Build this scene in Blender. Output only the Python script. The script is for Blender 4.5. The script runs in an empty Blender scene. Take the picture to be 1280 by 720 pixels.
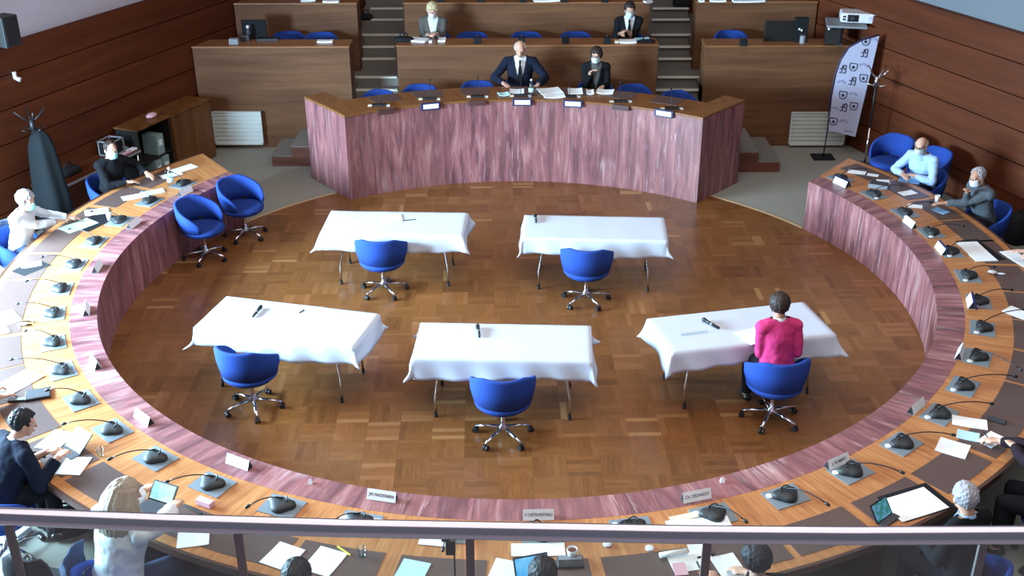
import bpy, bmesh, math, random
from math import sin, cos, pi, radians as R, atan2, hypot, sqrt
from mathutils import Vector, Matrix, noise
random.seed(7)
scene = bpy.context.scene
COL = scene.collection

# ------------------------------------------------------------------ camera
FPX, PITCH, ROLL, YAW, CAMH = 1395.59, 0.4582, -0.0036, -0.0028, 6.3986
CX, CY, RIN, RPINK, ROUT, HDESK = 0.0193, 12.3751, 4.85, 5.135, 6.08, 0.733
_fw = Vector((sin(YAW)*cos(PITCH), cos(YAW)*cos(PITCH), -sin(PITCH)))
_rt = Vector((cos(YAW), -sin(YAW), 0.0)); _up = _rt.cross(_fw)
_rt, _up = cos(ROLL)*_rt+sin(ROLL)*_up, cos(ROLL)*_up-sin(ROLL)*_rt
CAM = Vector((0, 0, CAMH))
def _ray(px, py):
    return _fw + _rt*((px-640)/FPX) - _up*((py-360)/FPX)
def at(px, py, z=0.0):
    r = _ray(px, py); return CAM + r*((z-CAMH)/r.z)
def aty(px, py, Y):
    r = _ray(px, py); return CAM + r*(Y/r.y)
cam = bpy.data.cameras.new('camera'); cam.sensor_width = 36; cam.lens = FPX/1280*36; cam.clip_end = 100
co = bpy.data.objects.new('camera', cam); COL.objects.link(co)
co.matrix_world = Matrix(((_rt.x, _up.x, -_fw.x, 0), (_rt.y, _up.y, -_fw.y, 0), (_rt.z, _up.z, -_fw.z, CAMH), (0, 0, 0, 1)))
scene.camera = co

# ------------------------------------------------------------------ materials
def lin(c):
    if isinstance(c, str):
        c = [int(c[i:i+2], 16) for i in (0, 2, 4)]
    return tuple(((v/255)/12.92 if v/255 <= .04045 else ((v/255+.055)/1.055)**2.4) for v in c)+(1,)
class NT:
    def __init__(s, name, rough=.5, metal=0, spec=.5):
        s.m = bpy.data.materials.new(name); s.m.use_nodes = True; s.t = s.m.node_tree
        s.b = s.t.nodes['Principled BSDF']
        s.b.inputs['Roughness'].default_value = rough; s.b.inputs['Metallic'].default_value = metal
        s.b.inputs['Specular IOR Level'].default_value = spec
    def n(s, typ, **kw):
        nd = s.t.nodes.new(typ)
        for k, v in kw.items(): setattr(nd, k, v)
        return nd
    def l(s, a, b): s.t.links.new(a, b)
    def coord(s, kind='Object', scale=(1, 1, 1), rot=(0, 0, 0)):
        tc = s.n('ShaderNodeTexCoord'); mp = s.n('ShaderNodeMapping')
        mp.inputs['Scale'].default_value = scale; mp.inputs['Rotation'].default_value = rot
        s.l(tc.outputs[kind], mp.inputs['Vector']); return mp.outputs['Vector']
    def noise(s, vec, scale, detail=4, rough=.55, dist=0):
        nd = s.n('ShaderNodeTexNoise'); nd.inputs['Scale'].default_value = scale
        nd.inputs['Detail'].default_value = detail; nd.inputs['Roughness'].default_value = rough
        nd.inputs['Distortion'].default_value = dist
        s.l(vec, nd.inputs['Vector']); return nd.outputs['Fac']
    def ramp(s, fac, stops):
        nd = s.n('ShaderNodeValToRGB'); e = nd.color_ramp.elements
        while len(e) < len(stops): e.new(.5)
        for el, (p, c) in zip(e, stops): el.position = p; el.color = lin(c)
        s.l(fac, nd.inputs['Fac']); return nd.outputs['Color']
    def math(s, op, a, b=None):
        nd = s.n('ShaderNodeMath', operation=op)
        for i, v in enumerate((a, b)):
            if v is None: continue
            if isinstance(v, (int, float)): nd.inputs[i].default_value = v
            else: s.l(v, nd.inputs[i])
        return nd.outputs[0]
    def mix(s, fac, a, b, blend='MIX'):
        nd = s.n('ShaderNodeMix', data_type='RGBA', blend_type=blend)
        for i, v in ((0, fac), (6, a), (7, b)):
            if isinstance(v, (int, float)): nd.inputs[i].default_value = v
            elif isinstance(v, tuple): nd.inputs[i].default_value = v
            else: s.l(v, nd.inputs[i])
        return nd.outputs[2]
    def color(s, c):
        if isinstance(c, (str, list)): s.b.inputs['Base Color'].default_value = lin(c)
        else: s.l(c, s.b.inputs['Base Color'])
        return s
    def bump(s, fac, strength=.2, dist=.01):
        nd = s.n('ShaderNodeBump'); nd.inputs['Strength'].default_value = strength; nd.inputs['Distance'].default_value = dist
        s.l(fac, nd.inputs['Height']); s.l(nd.outputs[0], s.b.inputs['Normal']); return s
def plain(name, c, rough=.5, metal=0, spec=.5, var=.12, scale=30):
    t = NT(name, rough, metal, spec); base = lin(c)
    f = t.noise(t.coord(), scale, 3)
    d = tuple(min(1, v*(1-var)) for v in base[:3])+(1,); u = tuple(min(1, v*(1+var)) for v in base[:3])+(1,)
    t.color(t.mix(f, d, u)); return t.m
def fabric(name, c, var=.18):
    t = NT(name, .92, 0, .15); base = lin(c)
    f = t.noise(t.coord(), 90, 3)
    t.color(t.mix(f, tuple(v*(1-var) for v in base[:3])+(1,), tuple(min(1, v*(1+var)) for v in base[:3])+(1,)))
    return t.bump(f, .25, .004).m
def wood(name, dark, mid, light, scale, kind='Object', rough=.45, rot=(0, 0, 0), spec=.4):
    t = NT(name, rough, 0, spec); v = t.coord(kind, scale, rot)
    a = t.noise(v, 1.0, 6, .6, .3); b = t.noise(v, .22, 3)
    f = t.math('ADD', t.math('MULTIPLY', a, .65), t.math('MULTIPLY', b, .35))
    t.color(t.ramp(f, ((.3, dark), (.5, mid), (.7, light)))); t.bump(a, .05, .002); return t.m
def marble(name, kind='UV'):
    t = NT(name, .38, 0, .45)
    v = t.coord(kind, (9, 1.1, 1)); a = t.noise(v, 1.0, 7, .62, .6)
    col = t.ramp(a, ((.28, '4e2e34'), (.42, '70464c'), (.55, '915c5e'), (.72, 'b28583')))
    vv = t.coord(kind, (26, 1.5, 1)); b = t.noise(vv, 1.0, 5, .7, .8)
    msk = t.noise(t.coord(kind, (.9, .6, 1)), 1.3, 2)
    vein = t.math('MULTIPLY', t.math('MULTIPLY', t.math('SUBTRACT', b, .56), 9), t.math('MULTIPLY', t.math('SUBTRACT', msk, .40), 5))
    nd = t.n('ShaderNodeClamp'); t.l(vein, nd.inputs[0])
    col = t.mix(t.math('MULTIPLY', nd.outputs[0], .62), col, lin('cdb8ba'))
    # slab to slab tone
    sep = t.n('ShaderNodeSeparateXYZ'); t.l(t.coord(kind), sep.inputs[0])
    sl = t.math('FLOOR', t.math('DIVIDE', sep.outputs[0], .62))
    wn = t.n('ShaderNodeTexWhiteNoise', noise_dimensions='1D'); t.l(sl, wn.inputs['W'])
    col = t.mix(t.math('MULTIPLY', wn.outputs['Value'], .38), col, lin('6e4844'))
    fr = t.math('FRACT', t.math('DIVIDE', sep.outputs[0], .62))
    seam = t.math('LESS_THAN', fr, .008)
    col = t.mix(t.math('MULTIPLY', seam, .6), col, lin('5a3c3c'))
    t.color(col); return t.m
def parquet(name):
    t = NT(name, .34, 0, .45); s = .335
    sep = t.n('ShaderNodeSeparateXYZ'); t.l(t.coord('Object', (1, 1, 1), (0, 0, R(-1.5))), sep.inputs[0])
    x = t.math('DIVIDE', t.math('ADD', sep.outputs[0], 40.13), s); y = t.math('DIVIDE', t.math('ADD', sep.outputs[1], 40.07), s)
    cx, cy = t.math('FLOOR', x), t.math('FLOOR', y)
    par = t.math('MODULO', t.math('ADD', cx, cy), 2.0); par = t.math('GREATER_THAN', par, .5)
    fx, fy = t.math('FRACT', x), t.math('FRACT', y)
    ip = t.math('SUBTRACT', 1.0, par)
    u = t.math('ADD', t.math('MULTIPLY', fx, par), t.math('MULTIPLY', fy, ip))       # across the strips
    w = t.math('ADD', t.math('MULTIPLY', fy, par), t.math('MULTIPLY', fx, ip))       # along
    k = t.math('FLOOR', t.math('MULTIPLY', u, 5))
    cmb = t.n('ShaderNodeCombineXYZ'); t.l(cx, cmb.inputs[0]); t.l(cy, cmb.inputs[1]); t.l(k, cmb.inputs[2])
    wn = t.n('ShaderNodeTexWhiteNoise', noise_dimensions='3D'); t.l(cmb.outputs[0], wn.inputs['Vector'])
    cm2 = t.n('ShaderNodeCombineXYZ'); t.l(cx, cm2.inputs[0]); t.l(cy, cm2.inputs[1])
    wn2 = t.n('ShaderNodeTexWhiteNoise', noise_dimensions='3D'); t.l(cm2.outputs[0], wn2.inputs['Vector'])
    tone = t.math('ADD', t.math('MULTIPLY', wn.outputs['Value'], .45), t.math('MULTIPLY', wn2.outputs['Value'], .55))
    col = t.ramp(tone, ((.08, '5b3516'), (.3, '6c421f'), (.7, '7a4d28'), (.9, '885935'), (.99, 'a67c4e')))
    g = t.n('ShaderNodeCombineXYZ'); t.l(t.math('MULTIPLY', u, 26), g.inputs[0]); t.l(t.math('MULTIPLY', w, 2.2), g.inputs[1])
    t.l(t.math('ADD', t.math('MULTIPLY', cx, 3.7), t.math('MULTIPLY', cy, 9.1)), g.inputs[2])
    gr = t.noise(g.outputs[0], 1.0, 4, .6)
    col = t.mix(.28, col, t.ramp(gr, ((.3, '47280f'), (.7, '946335'))))
    seam = t.math('LESS_THAN', t.math('FRACT', t.math('MULTIPLY', u, 5)), .035)
    seam2 = t.math('LESS_THAN', w, .008)
    col = t.mix(t.math('MULTIPLY', t.math('MAXIMUM', seam, seam2), .35), col, lin('3c2413'))
    t.color(col); return t.m
def glassm(name, c, alpha_mix=.9):
    t = NT(name, .05); tr = t.n('ShaderNodeBsdfTransparent'); tr.inputs[0].default_value = lin(c)
    gl = t.n('ShaderNodeBsdfGlossy'); gl.inputs['Roughness'].default_value = .03
    mx = t.n('ShaderNodeMixShader'); mx.inputs[0].default_value = 1-alpha_mix
    t.l(tr.outputs[0], mx.inputs[1]); t.l(gl.outputs[0], mx.inputs[2])
    t.l(mx.outputs[0], t.t.nodes['Material Output'].inputs['Surface']); return t.m
def emis(name, c, s):
    t = NT(name, .4); t.color(c); t.b.inputs['Emission Color'].default_value = lin(c); t.b.inputs['Emission Strength'].default_value = s
    return t.m
def screen(name, c1, c2, s, scale=9):
    t = NT(name, .3); v = t.coord('Object'); f = t.noise(v, scale, 2)
    col = t.ramp(f, ((.4, c1), (.58, c2)))
    t.color([20, 20, 20]); t.l(col, t.b.inputs['Emission Color']); t.b.inputs['Emission Strength'].default_value = s
    return t.m

M = {}
M['parquet'] = parquet('oak parquet')
M['marble'] = marble('pink marble')
M['desk_wood'] = wood('orange desk wood', '8e5c36', 'b07546', 'ca9460', (34, 2.2, 1), 'UV', .4)
M['counter_wood'] = wood('dais counter wood', '5e3a1e', '7a4e2a', '8e6036', (30, 3, 1), 'UV', .4)
M['panel_wood'] = wood('walnut bench panel', '4e3220', '694630', '7d573a', (.55, 6, 8), 'Object', .6, spec=.2)
M['bench_top'] = wood('bench top wood', '6b4329', '8a5a38', '9d6b45', (1.2, 10, 10), 'Object', .4)
M['wall_wood'] = wood('reddish wall wood', '3f1c0c', '532712', '64321b', (.5, .5, 7), 'Object', .6, spec=.2)
M['cabinet_wood'] = wood('cabinet wood', '4e2d12', '653e1b', '764c24', (8, 8, .7), 'Object', .45)
M['step_wood'] = wood('red step wood', '4c2a20', '63382b', '74473a', (1, 6, 9), 'Object', .5)
M['carpet'] = plain('grey carpet', '8c8980', .95, 0, .1, .14, 60)
M['tier_carpet'] = plain('tier carpet', '76706a', .95, 0, .1, .12, 60)
M['nosing'] = plain('pale stair nosing', 'd8d4c6', .45)
M['tan'] = plain('tan floor strip', 'b59a76', .45)
M['plaster'] = plain('grey plaster', 'b4b0bc', .9, 0, .1, .04, 3)
M['plaster_blue'] = plain('pale blue plaster', '6c7278', .9, 0, .1, .04, 3)
M['leather'] = plain('brown leather pad', '5a4742', .42, 0, .4, .1, 40)
M['dark_edge'] = plain('dark desk edge', '4a2f25', .4)
M['cloth'] = plain('white tablecloth', 'bdc3d0', .8, 0, .2, .02, 5)
M['blue'] = fabric('royal blue chair fabric', '223a7c')
M['blue_back'] = fabric('blue backrest fabric', '26428c')
M['chrome'] = plain('chrome', 'c9c9cf', .16, 1, .5, .04)
M['steel'] = plain('brushed steel rail', 'aaa6b2', .2, 1, .5, .04)
M['steel_dark'] = plain('post steel', '6a6264', .5, .3, .5, .04)
M['black'] = plain('black plastic', '17181b', .45)
M['black_soft'] = plain('black matte', '1b1c20', .8, 0, .2)
M['rubber'] = plain('dark rubber', '1c1a1b', .7)
M['plate_grey'] = plain('blue grey base plate', '76828a', .35, 0, .5, .05)
M['mic_grey'] = plain('charcoal microphone housing', '25282a', .6)
M['white'] = plain('white paper', 'eef2f4', .75, 0, .2, .02, 5)
M['card'] = plain('white card', 'e6e9ee', .6, 0, .2, .02)
M['cyan_paper'] = plain('pale cyan paper', 'b9dfe6', .75, 0, .2, .02)
M['blue_paper'] = plain('light blue folder', '7fa9cf', .7, 0, .2, .03)
M['cream'] = plain('cream paper', 'd8cdb4', .75, 0, .2, .03)
M['pink_paper'] = plain('pink pad', 'd8a8b4', .75, 0, .2, .03)
M['ink'] = plain('dark ink', '22242e', .7)
M['navy_plastic'] = plain('navy plastic', '1a1d4e', .45)
M['holder_brown'] = plain('brown holder', '4a2e2a', .5)
M['white_plastic'] = plain('white plastic', 'd9dade', .4, 0, .5, .03)
M['grey_plastic'] = plain('grey plastic', '82848a', .5)
M['dark_grey'] = plain('dark grey plastic', '3a3b40', .5)
M['radiator'] = plain('cream radiator enamel', 'c9cdca', .4, 0, .5, .03)
M['yellow'] = plain('yellow plastic', 'd8d24a', .45)
M['coffee'] = plain('coffee', '6b3d30', .3)
M['glass'] = glassm('clear glass', 'f4f8f8', .93)
M['panel_glass'] = glassm('balustrade glass', 'eef3f2', .955)
M['bottle'] = glassm('clear bottle', 'eef4f6', .9)
M['flag'] = plain('flag fabric', 'b9bcd6', .8, 0, .2, .03)
M['flag_mark'] = plain('flag print', '2c3048', .8)
M['flag_pale'] = plain('pale flag print', '8e93b4', .8)
M['coat'] = fabric('black coat', '15191c')
M['scr_cyan'] = screen('cyan tablet screen', '9fe6ea', 'd8ffff', 1.1, 6)
M['scr_blue'] = screen('blue laptop screen', '3aa0e0', '7cc8f8', 1.5, 5)
M['scr_teal'] = screen('teal tablet screen', '2f8a80', '6aa8d0', .7, 22)
M['shelf_dark'] = plain('dark shelf', '14110f', .6)
M['binder'] = plain('pale teal binder', '7f9a98', .6)

# ------------------------------------------------------------------ mesh builder
class MB:
    def __init__(s): s.v, s.f, s.m, s.uv, s.u = [], [], [], [], False
    def add(s, vs, fs, m=0, uvs=None, T=None):
        b = len(s.v)
        s.v += [tuple(T @ Vector(p)) for p in vs] if T is not None else [tuple(p) for p in vs]
        for i, f in enumerate(fs):
            s.f.append([b+k for k in f]); s.m.append(m); s.uv.append(uvs[i] if uvs else None)
        if uvs: s.u = True
        return s
    def box(s, c, d, rz=0, m=0, T=None):
        x, y, z = d[0]/2, d[1]/2, d[2]/2
        vs = [(-x, -y, -z), (x, -y, -z), (x, y, -z), (-x, y, -z), (-x, -y, z), (x, -y, z), (x, y, z), (-x, y, z)]
        fs = [(0, 3, 2, 1), (4, 5, 6, 7), (0, 1, 5, 4), (1, 2, 6, 5), (2, 3, 7, 6), (3, 0, 4, 7)]
        X = Matrix.Translation(c) @ (rz if isinstance(rz, Matrix) else Matrix.Rotation(rz, 4, 'Z'))
        return s.add(vs, fs, m, None, (T @ X) if T is not None else X)
    def tube(s, pts, rad, n=10, m=0, caps=True, flat=1.0, T=None):
        pts = [Vector(p) for p in pts]; k = len(pts)
        if not isinstance(rad, (list, tuple)): rad = [rad]*k
        tg = [(pts[min(i+1, k-1)]-pts[max(i-1, 0)]).normalized() for i in range(k)]
        a = Vector((0, 0, 1)) if abs(tg[0].z) < .9 else Vector((1, 0, 0))
        nx = tg[0].cross(a).normalized(); vs = []
        for i in range(k):
            nx = (nx-tg[i]*nx.dot(tg[i])).normalized(); ny = tg[i].cross(nx)
            for j in range(n):
                q = 2*pi*j/n; vs.append(pts[i]+nx*cos(q)*rad[i]+ny*sin(q)*rad[i]*flat)
        fs = [(i*n+j, i*n+(j+1) % n, (i+1)*n+(j+1) % n, (i+1)*n+j) for i in range(k-1) for j in range(n)]
        if caps: fs += [tuple(range(n-1, -1, -1)), tuple(range((k-1)*n, k*n))]
        return s.add(vs, fs, m, None, T)
    def ell(s, c, r, rot=None, nu=14, nv=9, m=0, T=None):
        if not isinstance(r, (list, tuple)): r = (r, r, r)
        vs = [(0, 0, -1)]
        for i in range(1, nv):
            p = -pi/2+pi*i/nv
            vs += [(cos(p)*cos(2*pi*j/nu), cos(p)*sin(2*pi*j/nu), sin(p)) for j in range(nu)]
        vs.append((0, 0, 1)); L = len(vs)-1
        fs = [(0, 1+(j+1) % nu, 1+j) for j in range(nu)]
        for i in range(nv-2):
            b = 1+i*nu; fs += [(b+j, b+(j+1) % nu, b+nu+(j+1) % nu, b+nu+j) for j in range(nu)]
        b = 1+(nv-2)*nu; fs += [(b+j, b+(j+1) % nu, L) for j in range(nu)]
        X = Matrix.Translation(c) @ (rot if rot is not None else Matrix.Identity(4)) @ Matrix.Diagonal((r[0], r[1], r[2], 1))
        return s.add(vs, fs, m, None, (T @ X) if T is not None else X)
    def lathe(s, prof, n=20, c=(0, 0, 0), m=0, T=None):
        vs = []; k = len(prof)
        for r, z in prof: vs += [(c[0]+r*cos(2*pi*j/n), c[1]+r*sin(2*pi*j/n), c[2]+z) for j in range(n)]
        fs = [(i*n+j, i*n+(j+1) % n, (i+1)*n+(j+1) % n, (i+1)*n+j) for i in range(k-1) for j in range(n)]
        fs += [tuple(range(n-1, -1, -1)), tuple(range((k-1)*n, k*n))]
        return s.add(vs, fs, m, None, T)
    def prism(s, poly, z0, z1, m=0, T=None):
        n = len(poly); vs = [(x, y, z0) for x, y in poly]+[(x, y, z1) for x, y in poly]
        fs = [tuple(range(n-1, -1, -1)), tuple(range(n, 2*n))]+[(i, (i+1) % n, n+(i+1) % n, n+i) for i in range(n)]
        return s.add(vs, fs, m, None, T)
    def loft(s, secs, m=0, closed=True, T=None, caps=True):
        n = len(secs[0]); k = len(secs); vs = [p for q in secs for p in q]
        fs = [(i*n+j, i*n+(j+1) % n, (i+1)*n+(j+1) % n, (i+1)*n+j) for i in range(k-1) for j in range(n if closed else n-1)]
        if caps: fs += [tuple(range(n-1, -1, -1)), tuple(range((k-1)*n, k*n))]
        return s.add(vs, fs, m, None, T)
    def mesh(s, name='m'):
        me = bpy.data.meshes.new(name); me.from_pydata(s.v, [], s.f)
        if any(s.m): me.polygons.foreach_set('material_index', s.m)
        if s.u:
            lay = me.uv_layers.new(name='UVMap')
            for p, uv in zip(me.polygons, s.uv):
                if uv:
                    for li, q in zip(p.loop_indices, uv): lay.data[li].uv = q
        me.update(); return me
    def build(s, name, mats, parent=None, smooth=False, bevel=0, loc=None, rz=0, recalc=False):
        me = s.mesh(name)
        if recalc:
            bm = bmesh.new(); bm.from_mesh(me); bmesh.ops.recalc_face_normals(bm, faces=bm.faces); bm.to_mesh(me); bm.free()
        return link(name, me, mats, parent, smooth, bevel, loc, rz)
def link(name, me, mats, parent=None, smooth=False, bevel=0, loc=None, rz=0):
    for m in (mats if isinstance(mats, (list, tuple)) else [mats]): me.materials.append(M[m] if isinstance(m, str) else m)
    if smooth: me.polygons.foreach_set('use_smooth', [True]*len(me.polygons))
    o = bpy.data.objects.new(name, me); COL.objects.link(o)
    if parent: o.parent = parent
    if loc is not None: o.location = loc
    o.rotation_euler.z = rz
    if bevel:
        b = o.modifiers.new('bevel', 'BEVEL'); b.width = bevel; b.segments = 2; b.limit_method = 'ANGLE'; b.angle_limit = R(40)
    return o
def tag(o, label, cat, group=None):
    o['label'] = label; o['category'] = cat
    if group: o['group'] = group
    return o
def thing(name, label, cat, loc=(0, 0, 0), rz=0, group=None):
    o = bpy.data.objects.new(name, None); COL.objects.link(o); o.empty_display_size = .1
    o.location = loc; o.rotation_euler.z = rz; return tag(o, label, cat, group)
def struct(o): o['kind'] = 'structure'; return o
def copy_tree(o, parent=None):
    c = o.copy(); COL.objects.link(c)
    if parent: c.parent = parent
    for ch in list(o.children): copy_tree(ch, c)
    return c
def dup(o, label, loc, rz, group=None, scale=None):
    c = copy_tree(o); c['label'] = label; c.location = loc; c.rotation_euler.z = rz
    if group: c['group'] = group
    if scale: c.scale = (scale,)*3
    return c
ORD = 'first second third fourth fifth sixth seventh eighth ninth tenth eleventh twelfth thirteenth fourteenth fifteenth sixteenth seventeenth eighteenth nineteenth twentieth'.split()
def remesh(mb, vox, it=2):
    me = mb.mesh('tmp'); ob = bpy.data.objects.new('tmp', me); COL.objects.link(ob)
    r = ob.modifiers.new('r', 'REMESH'); r.mode = 'VOXEL'; r.voxel_size = vox; r.adaptivity = 0
    dg = bpy.context.evaluated_depsgraph_get()
    out = bpy.data.meshes.new_from_object(ob.evaluated_get(dg)); bpy.data.objects.remove(ob); bpy.data.meshes.remove(me)
    out.materials.clear()
    bm = bmesh.new(); bm.from_mesh(out)
    for _ in range(it): bmesh.ops.smooth_vert(bm, verts=bm.verts, factor=.5, use_axis_x=True, use_axis_y=True, use_axis_z=True)
    bm.to_mesh(out); bm.free(); return out
def rp(r, a, z=0): return Vector((CX+r*cos(R(a)), CY+r*sin(R(a)), z))
def face_in(a):  # rotation that turns local +y towards the ring's centre
    d = (-cos(R(a)), -sin(R(a))); return atan2(-d[0], d[1])
# ------------------------------------------------------------------ ring helpers (UV: u along the arc, v across)
def ring(mb, r0, r1, z0, z1, a0, a1, n, m=0, ea=(0, 0)):
    """solid ring sector; ea shifts the end angles linearly with radius (skewed end cuts)"""
    V, F, U = [], [], []
    def ang(r, t):
        k = (r-RIN)/1.15
        return a0+ea[0]*k+(a1+ea[1]*k-a0-ea[0]*k)*t
    for i in range(n+1):
        t = i/n
        for r, z in ((r0, z0), (r1, z0), (r1, z1), (r0, z1)):
            a = R(ang(r, t)); V.append((CX+r*cos(a), CY+r*sin(a), z))
    for i in range(n):
        b, c = i*4, i*4+4; u0, u1 = R(a0+(a1-a0)*i/n)*r0, R(a0+(a1-a0)*(i+1)/n)*r0
        for k in range(4):
            F.append((b+k, c+k, c+(k+1) % 4, b+(k+1) % 4))
            if k in (1, 3): va, vb = (z0, z1) if k == 1 else (z1, z0)
            else: va, vb = (r0, r1) if k == 0 else (r1+z1, r0+z1)
            U.append(((u0, va), (u1, va), (u1, vb), (u0, vb)))
    F += [(0, 1, 2, 3), tuple(n*4+k for k in (3, 2, 1, 0))]; q = ((0, z0), (r1-r0, z0), (r1-r0, z1), (0, z1)); U += [q, q[::-1]]
    return mb.add(V, F, m, U)
def quadprism(mb, p, z0, z1, m=0):
    """vertical prism over a 2D polygon with UVs along its outline (sides) and plan (top)"""
    n = len(p); V = [(x, y, z0) for x, y in p]+[(x, y, z1) for x, y in p]; F, U = [], []; s = 0
    for i in range(n):
        j = (i+1) % n; L = hypot(p[j][0]-p[i][0], p[j][1]-p[i][1])
        F.append((i, j, n+j, n+i)); U.append(((s, z0), (s+L, z0), (s+L, z1), (s, z1))); s += L
    F += [tuple(range(n-1, -1, -1)), tuple(range(n, 2*n))]; U += [tuple((q[0], q[1]) for q in p[::-1]), tuple((q[0], q[1]) for q in p)]
    return mb.add(V, F, m, U)

# ------------------------------------------------------------------ the setting
struct(MB().box((0, 10, -.05), (24, 26, .1)).build('floor', 'carpet'))
fl = MB(); fl.lathe([(4.86, .0), (4.86, .004)], 160, (CX, CY, 0)); struct(fl.build('floor_parquet', 'parquet'))
for i, (a0, a1) in enumerate(((31.4, 51.5), (125.6, 145.2))):
    struct(ring(MB(), 4.845, 4.89, .0, .009, a0, a1, 24).build('trim_%d' % (i+1), 'tan'))
def wall_line(name, p, q, z0, z1, mat, courses=None, th=.12, inset=0):
    d = Vector((q[0]-p[0], q[1]-p[1], 0)); L = d.length; rz = atan2(d.y, d.x); mb = MB()
    if courses:
        mb.box((L/2, th/2+.03, (z0+z1)/2), (L, th-.02, z1-z0))
        for a, b in zip(courses, courses[1:]): mb.box((L/2, .02, (a+b)/2), (L, .04, b-a-.018))
    else: mb.box((L/2, th/2+inset, (z0+z1)/2), (L, th, z1-z0))
    return struct(mb.build(name, mat, None, False, 0, (p[0], p[1], 0), rz))
CRS = [0, .47, .93, 1.39, 1.85, 2.3, 2.7]
def lwx(y): return -5.47-(18.47-y)*.4005
def rwx(y): return 5.88+(18.38-y)*.383
wall_line('wall_left', (lwx(13.2), 13.2), (lwx(22.3), 22.3), 0, 2.7, 'wall_wood', CRS)
bpy.data.objects['wall_left'].location.z = 0
wall_line('wall_right', (rwx(22.3), 22.3), (rwx(7), 7), 0, 2.7, 'wall_wood', CRS)
wall_line('wall_left_upper', (lwx(13.2), 13.2), (lwx(22.3), 22.3), 2.7, 6.5, 'plaster', None, .12, .10)
wall_line('wall_right_upper', (rwx(22.3), 22.3), (rwx(7), 7), 2.7, 6.5, 'plaster_blue', None, .12, .10)
wall_line('wall_back', (lwx(22.3)-.2, 22.3), (rwx(22.3)+.2, 22.3), 0, 6.5, 'wall_wood', [0, .8, 1.6, 2.4, 3.2, 4, 4.8, 5.6, 6.5])
# window wall beyond the left of the view: frame with mullions, daylight comes through it
wmb = MB(); W0, W1 = Vector((lwx(13.2), 13.2, 0)), Vector((lwx(7.0), 7.0, 0)); wd = (W1-W0); WL = wd.length; wrz = atan2(wd.y, wd.x)
wmb.box((WL/2, 0, .35), (WL, .12, .7)); wmb.box((WL/2, 0, 4.45), (WL, .12, .9)); wmb.box((WL/2, 0, 5.7), (WL, .12, 1.6))
for k in range(4): wmb.box((.05+k*(WL-.1)/3, 0, 2.4), (.08, .1, 3.4))
struct(wmb.build('window_1', 'white_plastic', None, False, 0, (W0.x, W0.y, 0), wrz))

# dais floor, tier floors, stairs
DZ, T1, T2 = .50, 1.02, 1.47
dais_poly = [(CX+4.55*cos(R(a)), CY+4.55*sin(R(a))) for a in range(53, 125, 4)]+[(-2.5, 16.3), (-3.18, 17.1), (-3.2, 18.56), (3.48, 18.56), (3.44, 16.84), (2.7, 16.04)]
dp = MB(); dp.prism(dais_poly, 0.005, DZ); struct(dp.build('floor_dais', 'tier_carpet', recalc=True))
YP1, YP2 = 18.55, 19.75
XC = (-1.97, 2.41); XL, XR = -2.77, 3.21
f1 = MB()
f1.box(((XC[0]+XC[1])/2, (YP1+.06+YP2)/2, T1/2), (XC[1]-XC[0], YP2-YP1-.06, T1))
f1.box(((lwx(19.2)+XL)/2, (YP1+.06+YP2)/2, T1/2), (XL-lwx(19.2), YP2-YP1-.06, T1)); f1.box(((rwx(19.2)+XR)/2, (YP1+.06+YP2)/2, T1/2), (rwx(19.2)-XR, YP2-YP1-.06, T1))
struct(f1.build('floor_tier', 'tier_carpet'))
f2 = MB(); xs2 = (lwx(21), aty(449, 10, YP2).x-.05, aty(505, 10, YP2).x, aty(812, 10, YP2).x, aty(868, 10, YP2).x+.05, rwx(21))
for a, b in ((0, 1), (2, 3), (4, 5)): f2.box(((xs2[a]+xs2[b])/2, (YP2+.06+22.3)/2, T2/2), (xs2[b]-xs2[a], 22.24-YP2, T2))
struct(f2.build('floor_upper_tier', 'tier_carpet'))
NOS = [(-1, .58, None), (-1, .72, None), (113, .87, ((440, 497), (820, 879))), (97, T1, ((440, 496), (822, 879))), (74, 1.17, ((449, 494), (823, 869))),
       (59, 1.32, ((451, 493), (824, 870))), (44, T2, ((448, 504), (814, 869))), (25, 1.62, ((463, 504), (815, 862))), (11, 1.77, ((463, 504), (816, 861))), (-4, 1.92, ((463, 504), (816, 859)))]
for side, (xa, xb) in enumerate(((XL-.0, XC[0]), (XC[1], XR))):
    st = MB(); nos = []
    for py, z, xs in NOS:
        Y = at(470, py, z).y if py > -1 or xs else (18.22 if z < .6 else 18.5)
        end = 22.2
        if z <= T1+.01: x0, x1 = xa, xb
        elif z <= T2+.01: x0, x1 = (xs2[1], xs2[2]) if side == 0 else (xs2[3], xs2[4])
        else: x0, x1 = (xs2[1]-.1, xs2[2]) if side == 0 else (xs2[3], xs2[4]+.1)
        st.box(((x0+x1)/2, (Y+end)/2, z/2+.0008), (x1-x0, end-Y, z))
        if xs: nos.append((at(xs[side][0], py, z), at(xs[side][1], py, z), z))
    so = struct(st.build('stairs_left' if side == 0 else 'stairs_right', 'tier_carpet'))
    for a, b, z in nos:
        MB().box(((a.x+b.x)/2, a.y+.015, z+.003), (b.x-a.x, .06, .03)).build('stair_nosing', 'nosing', so)
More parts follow.
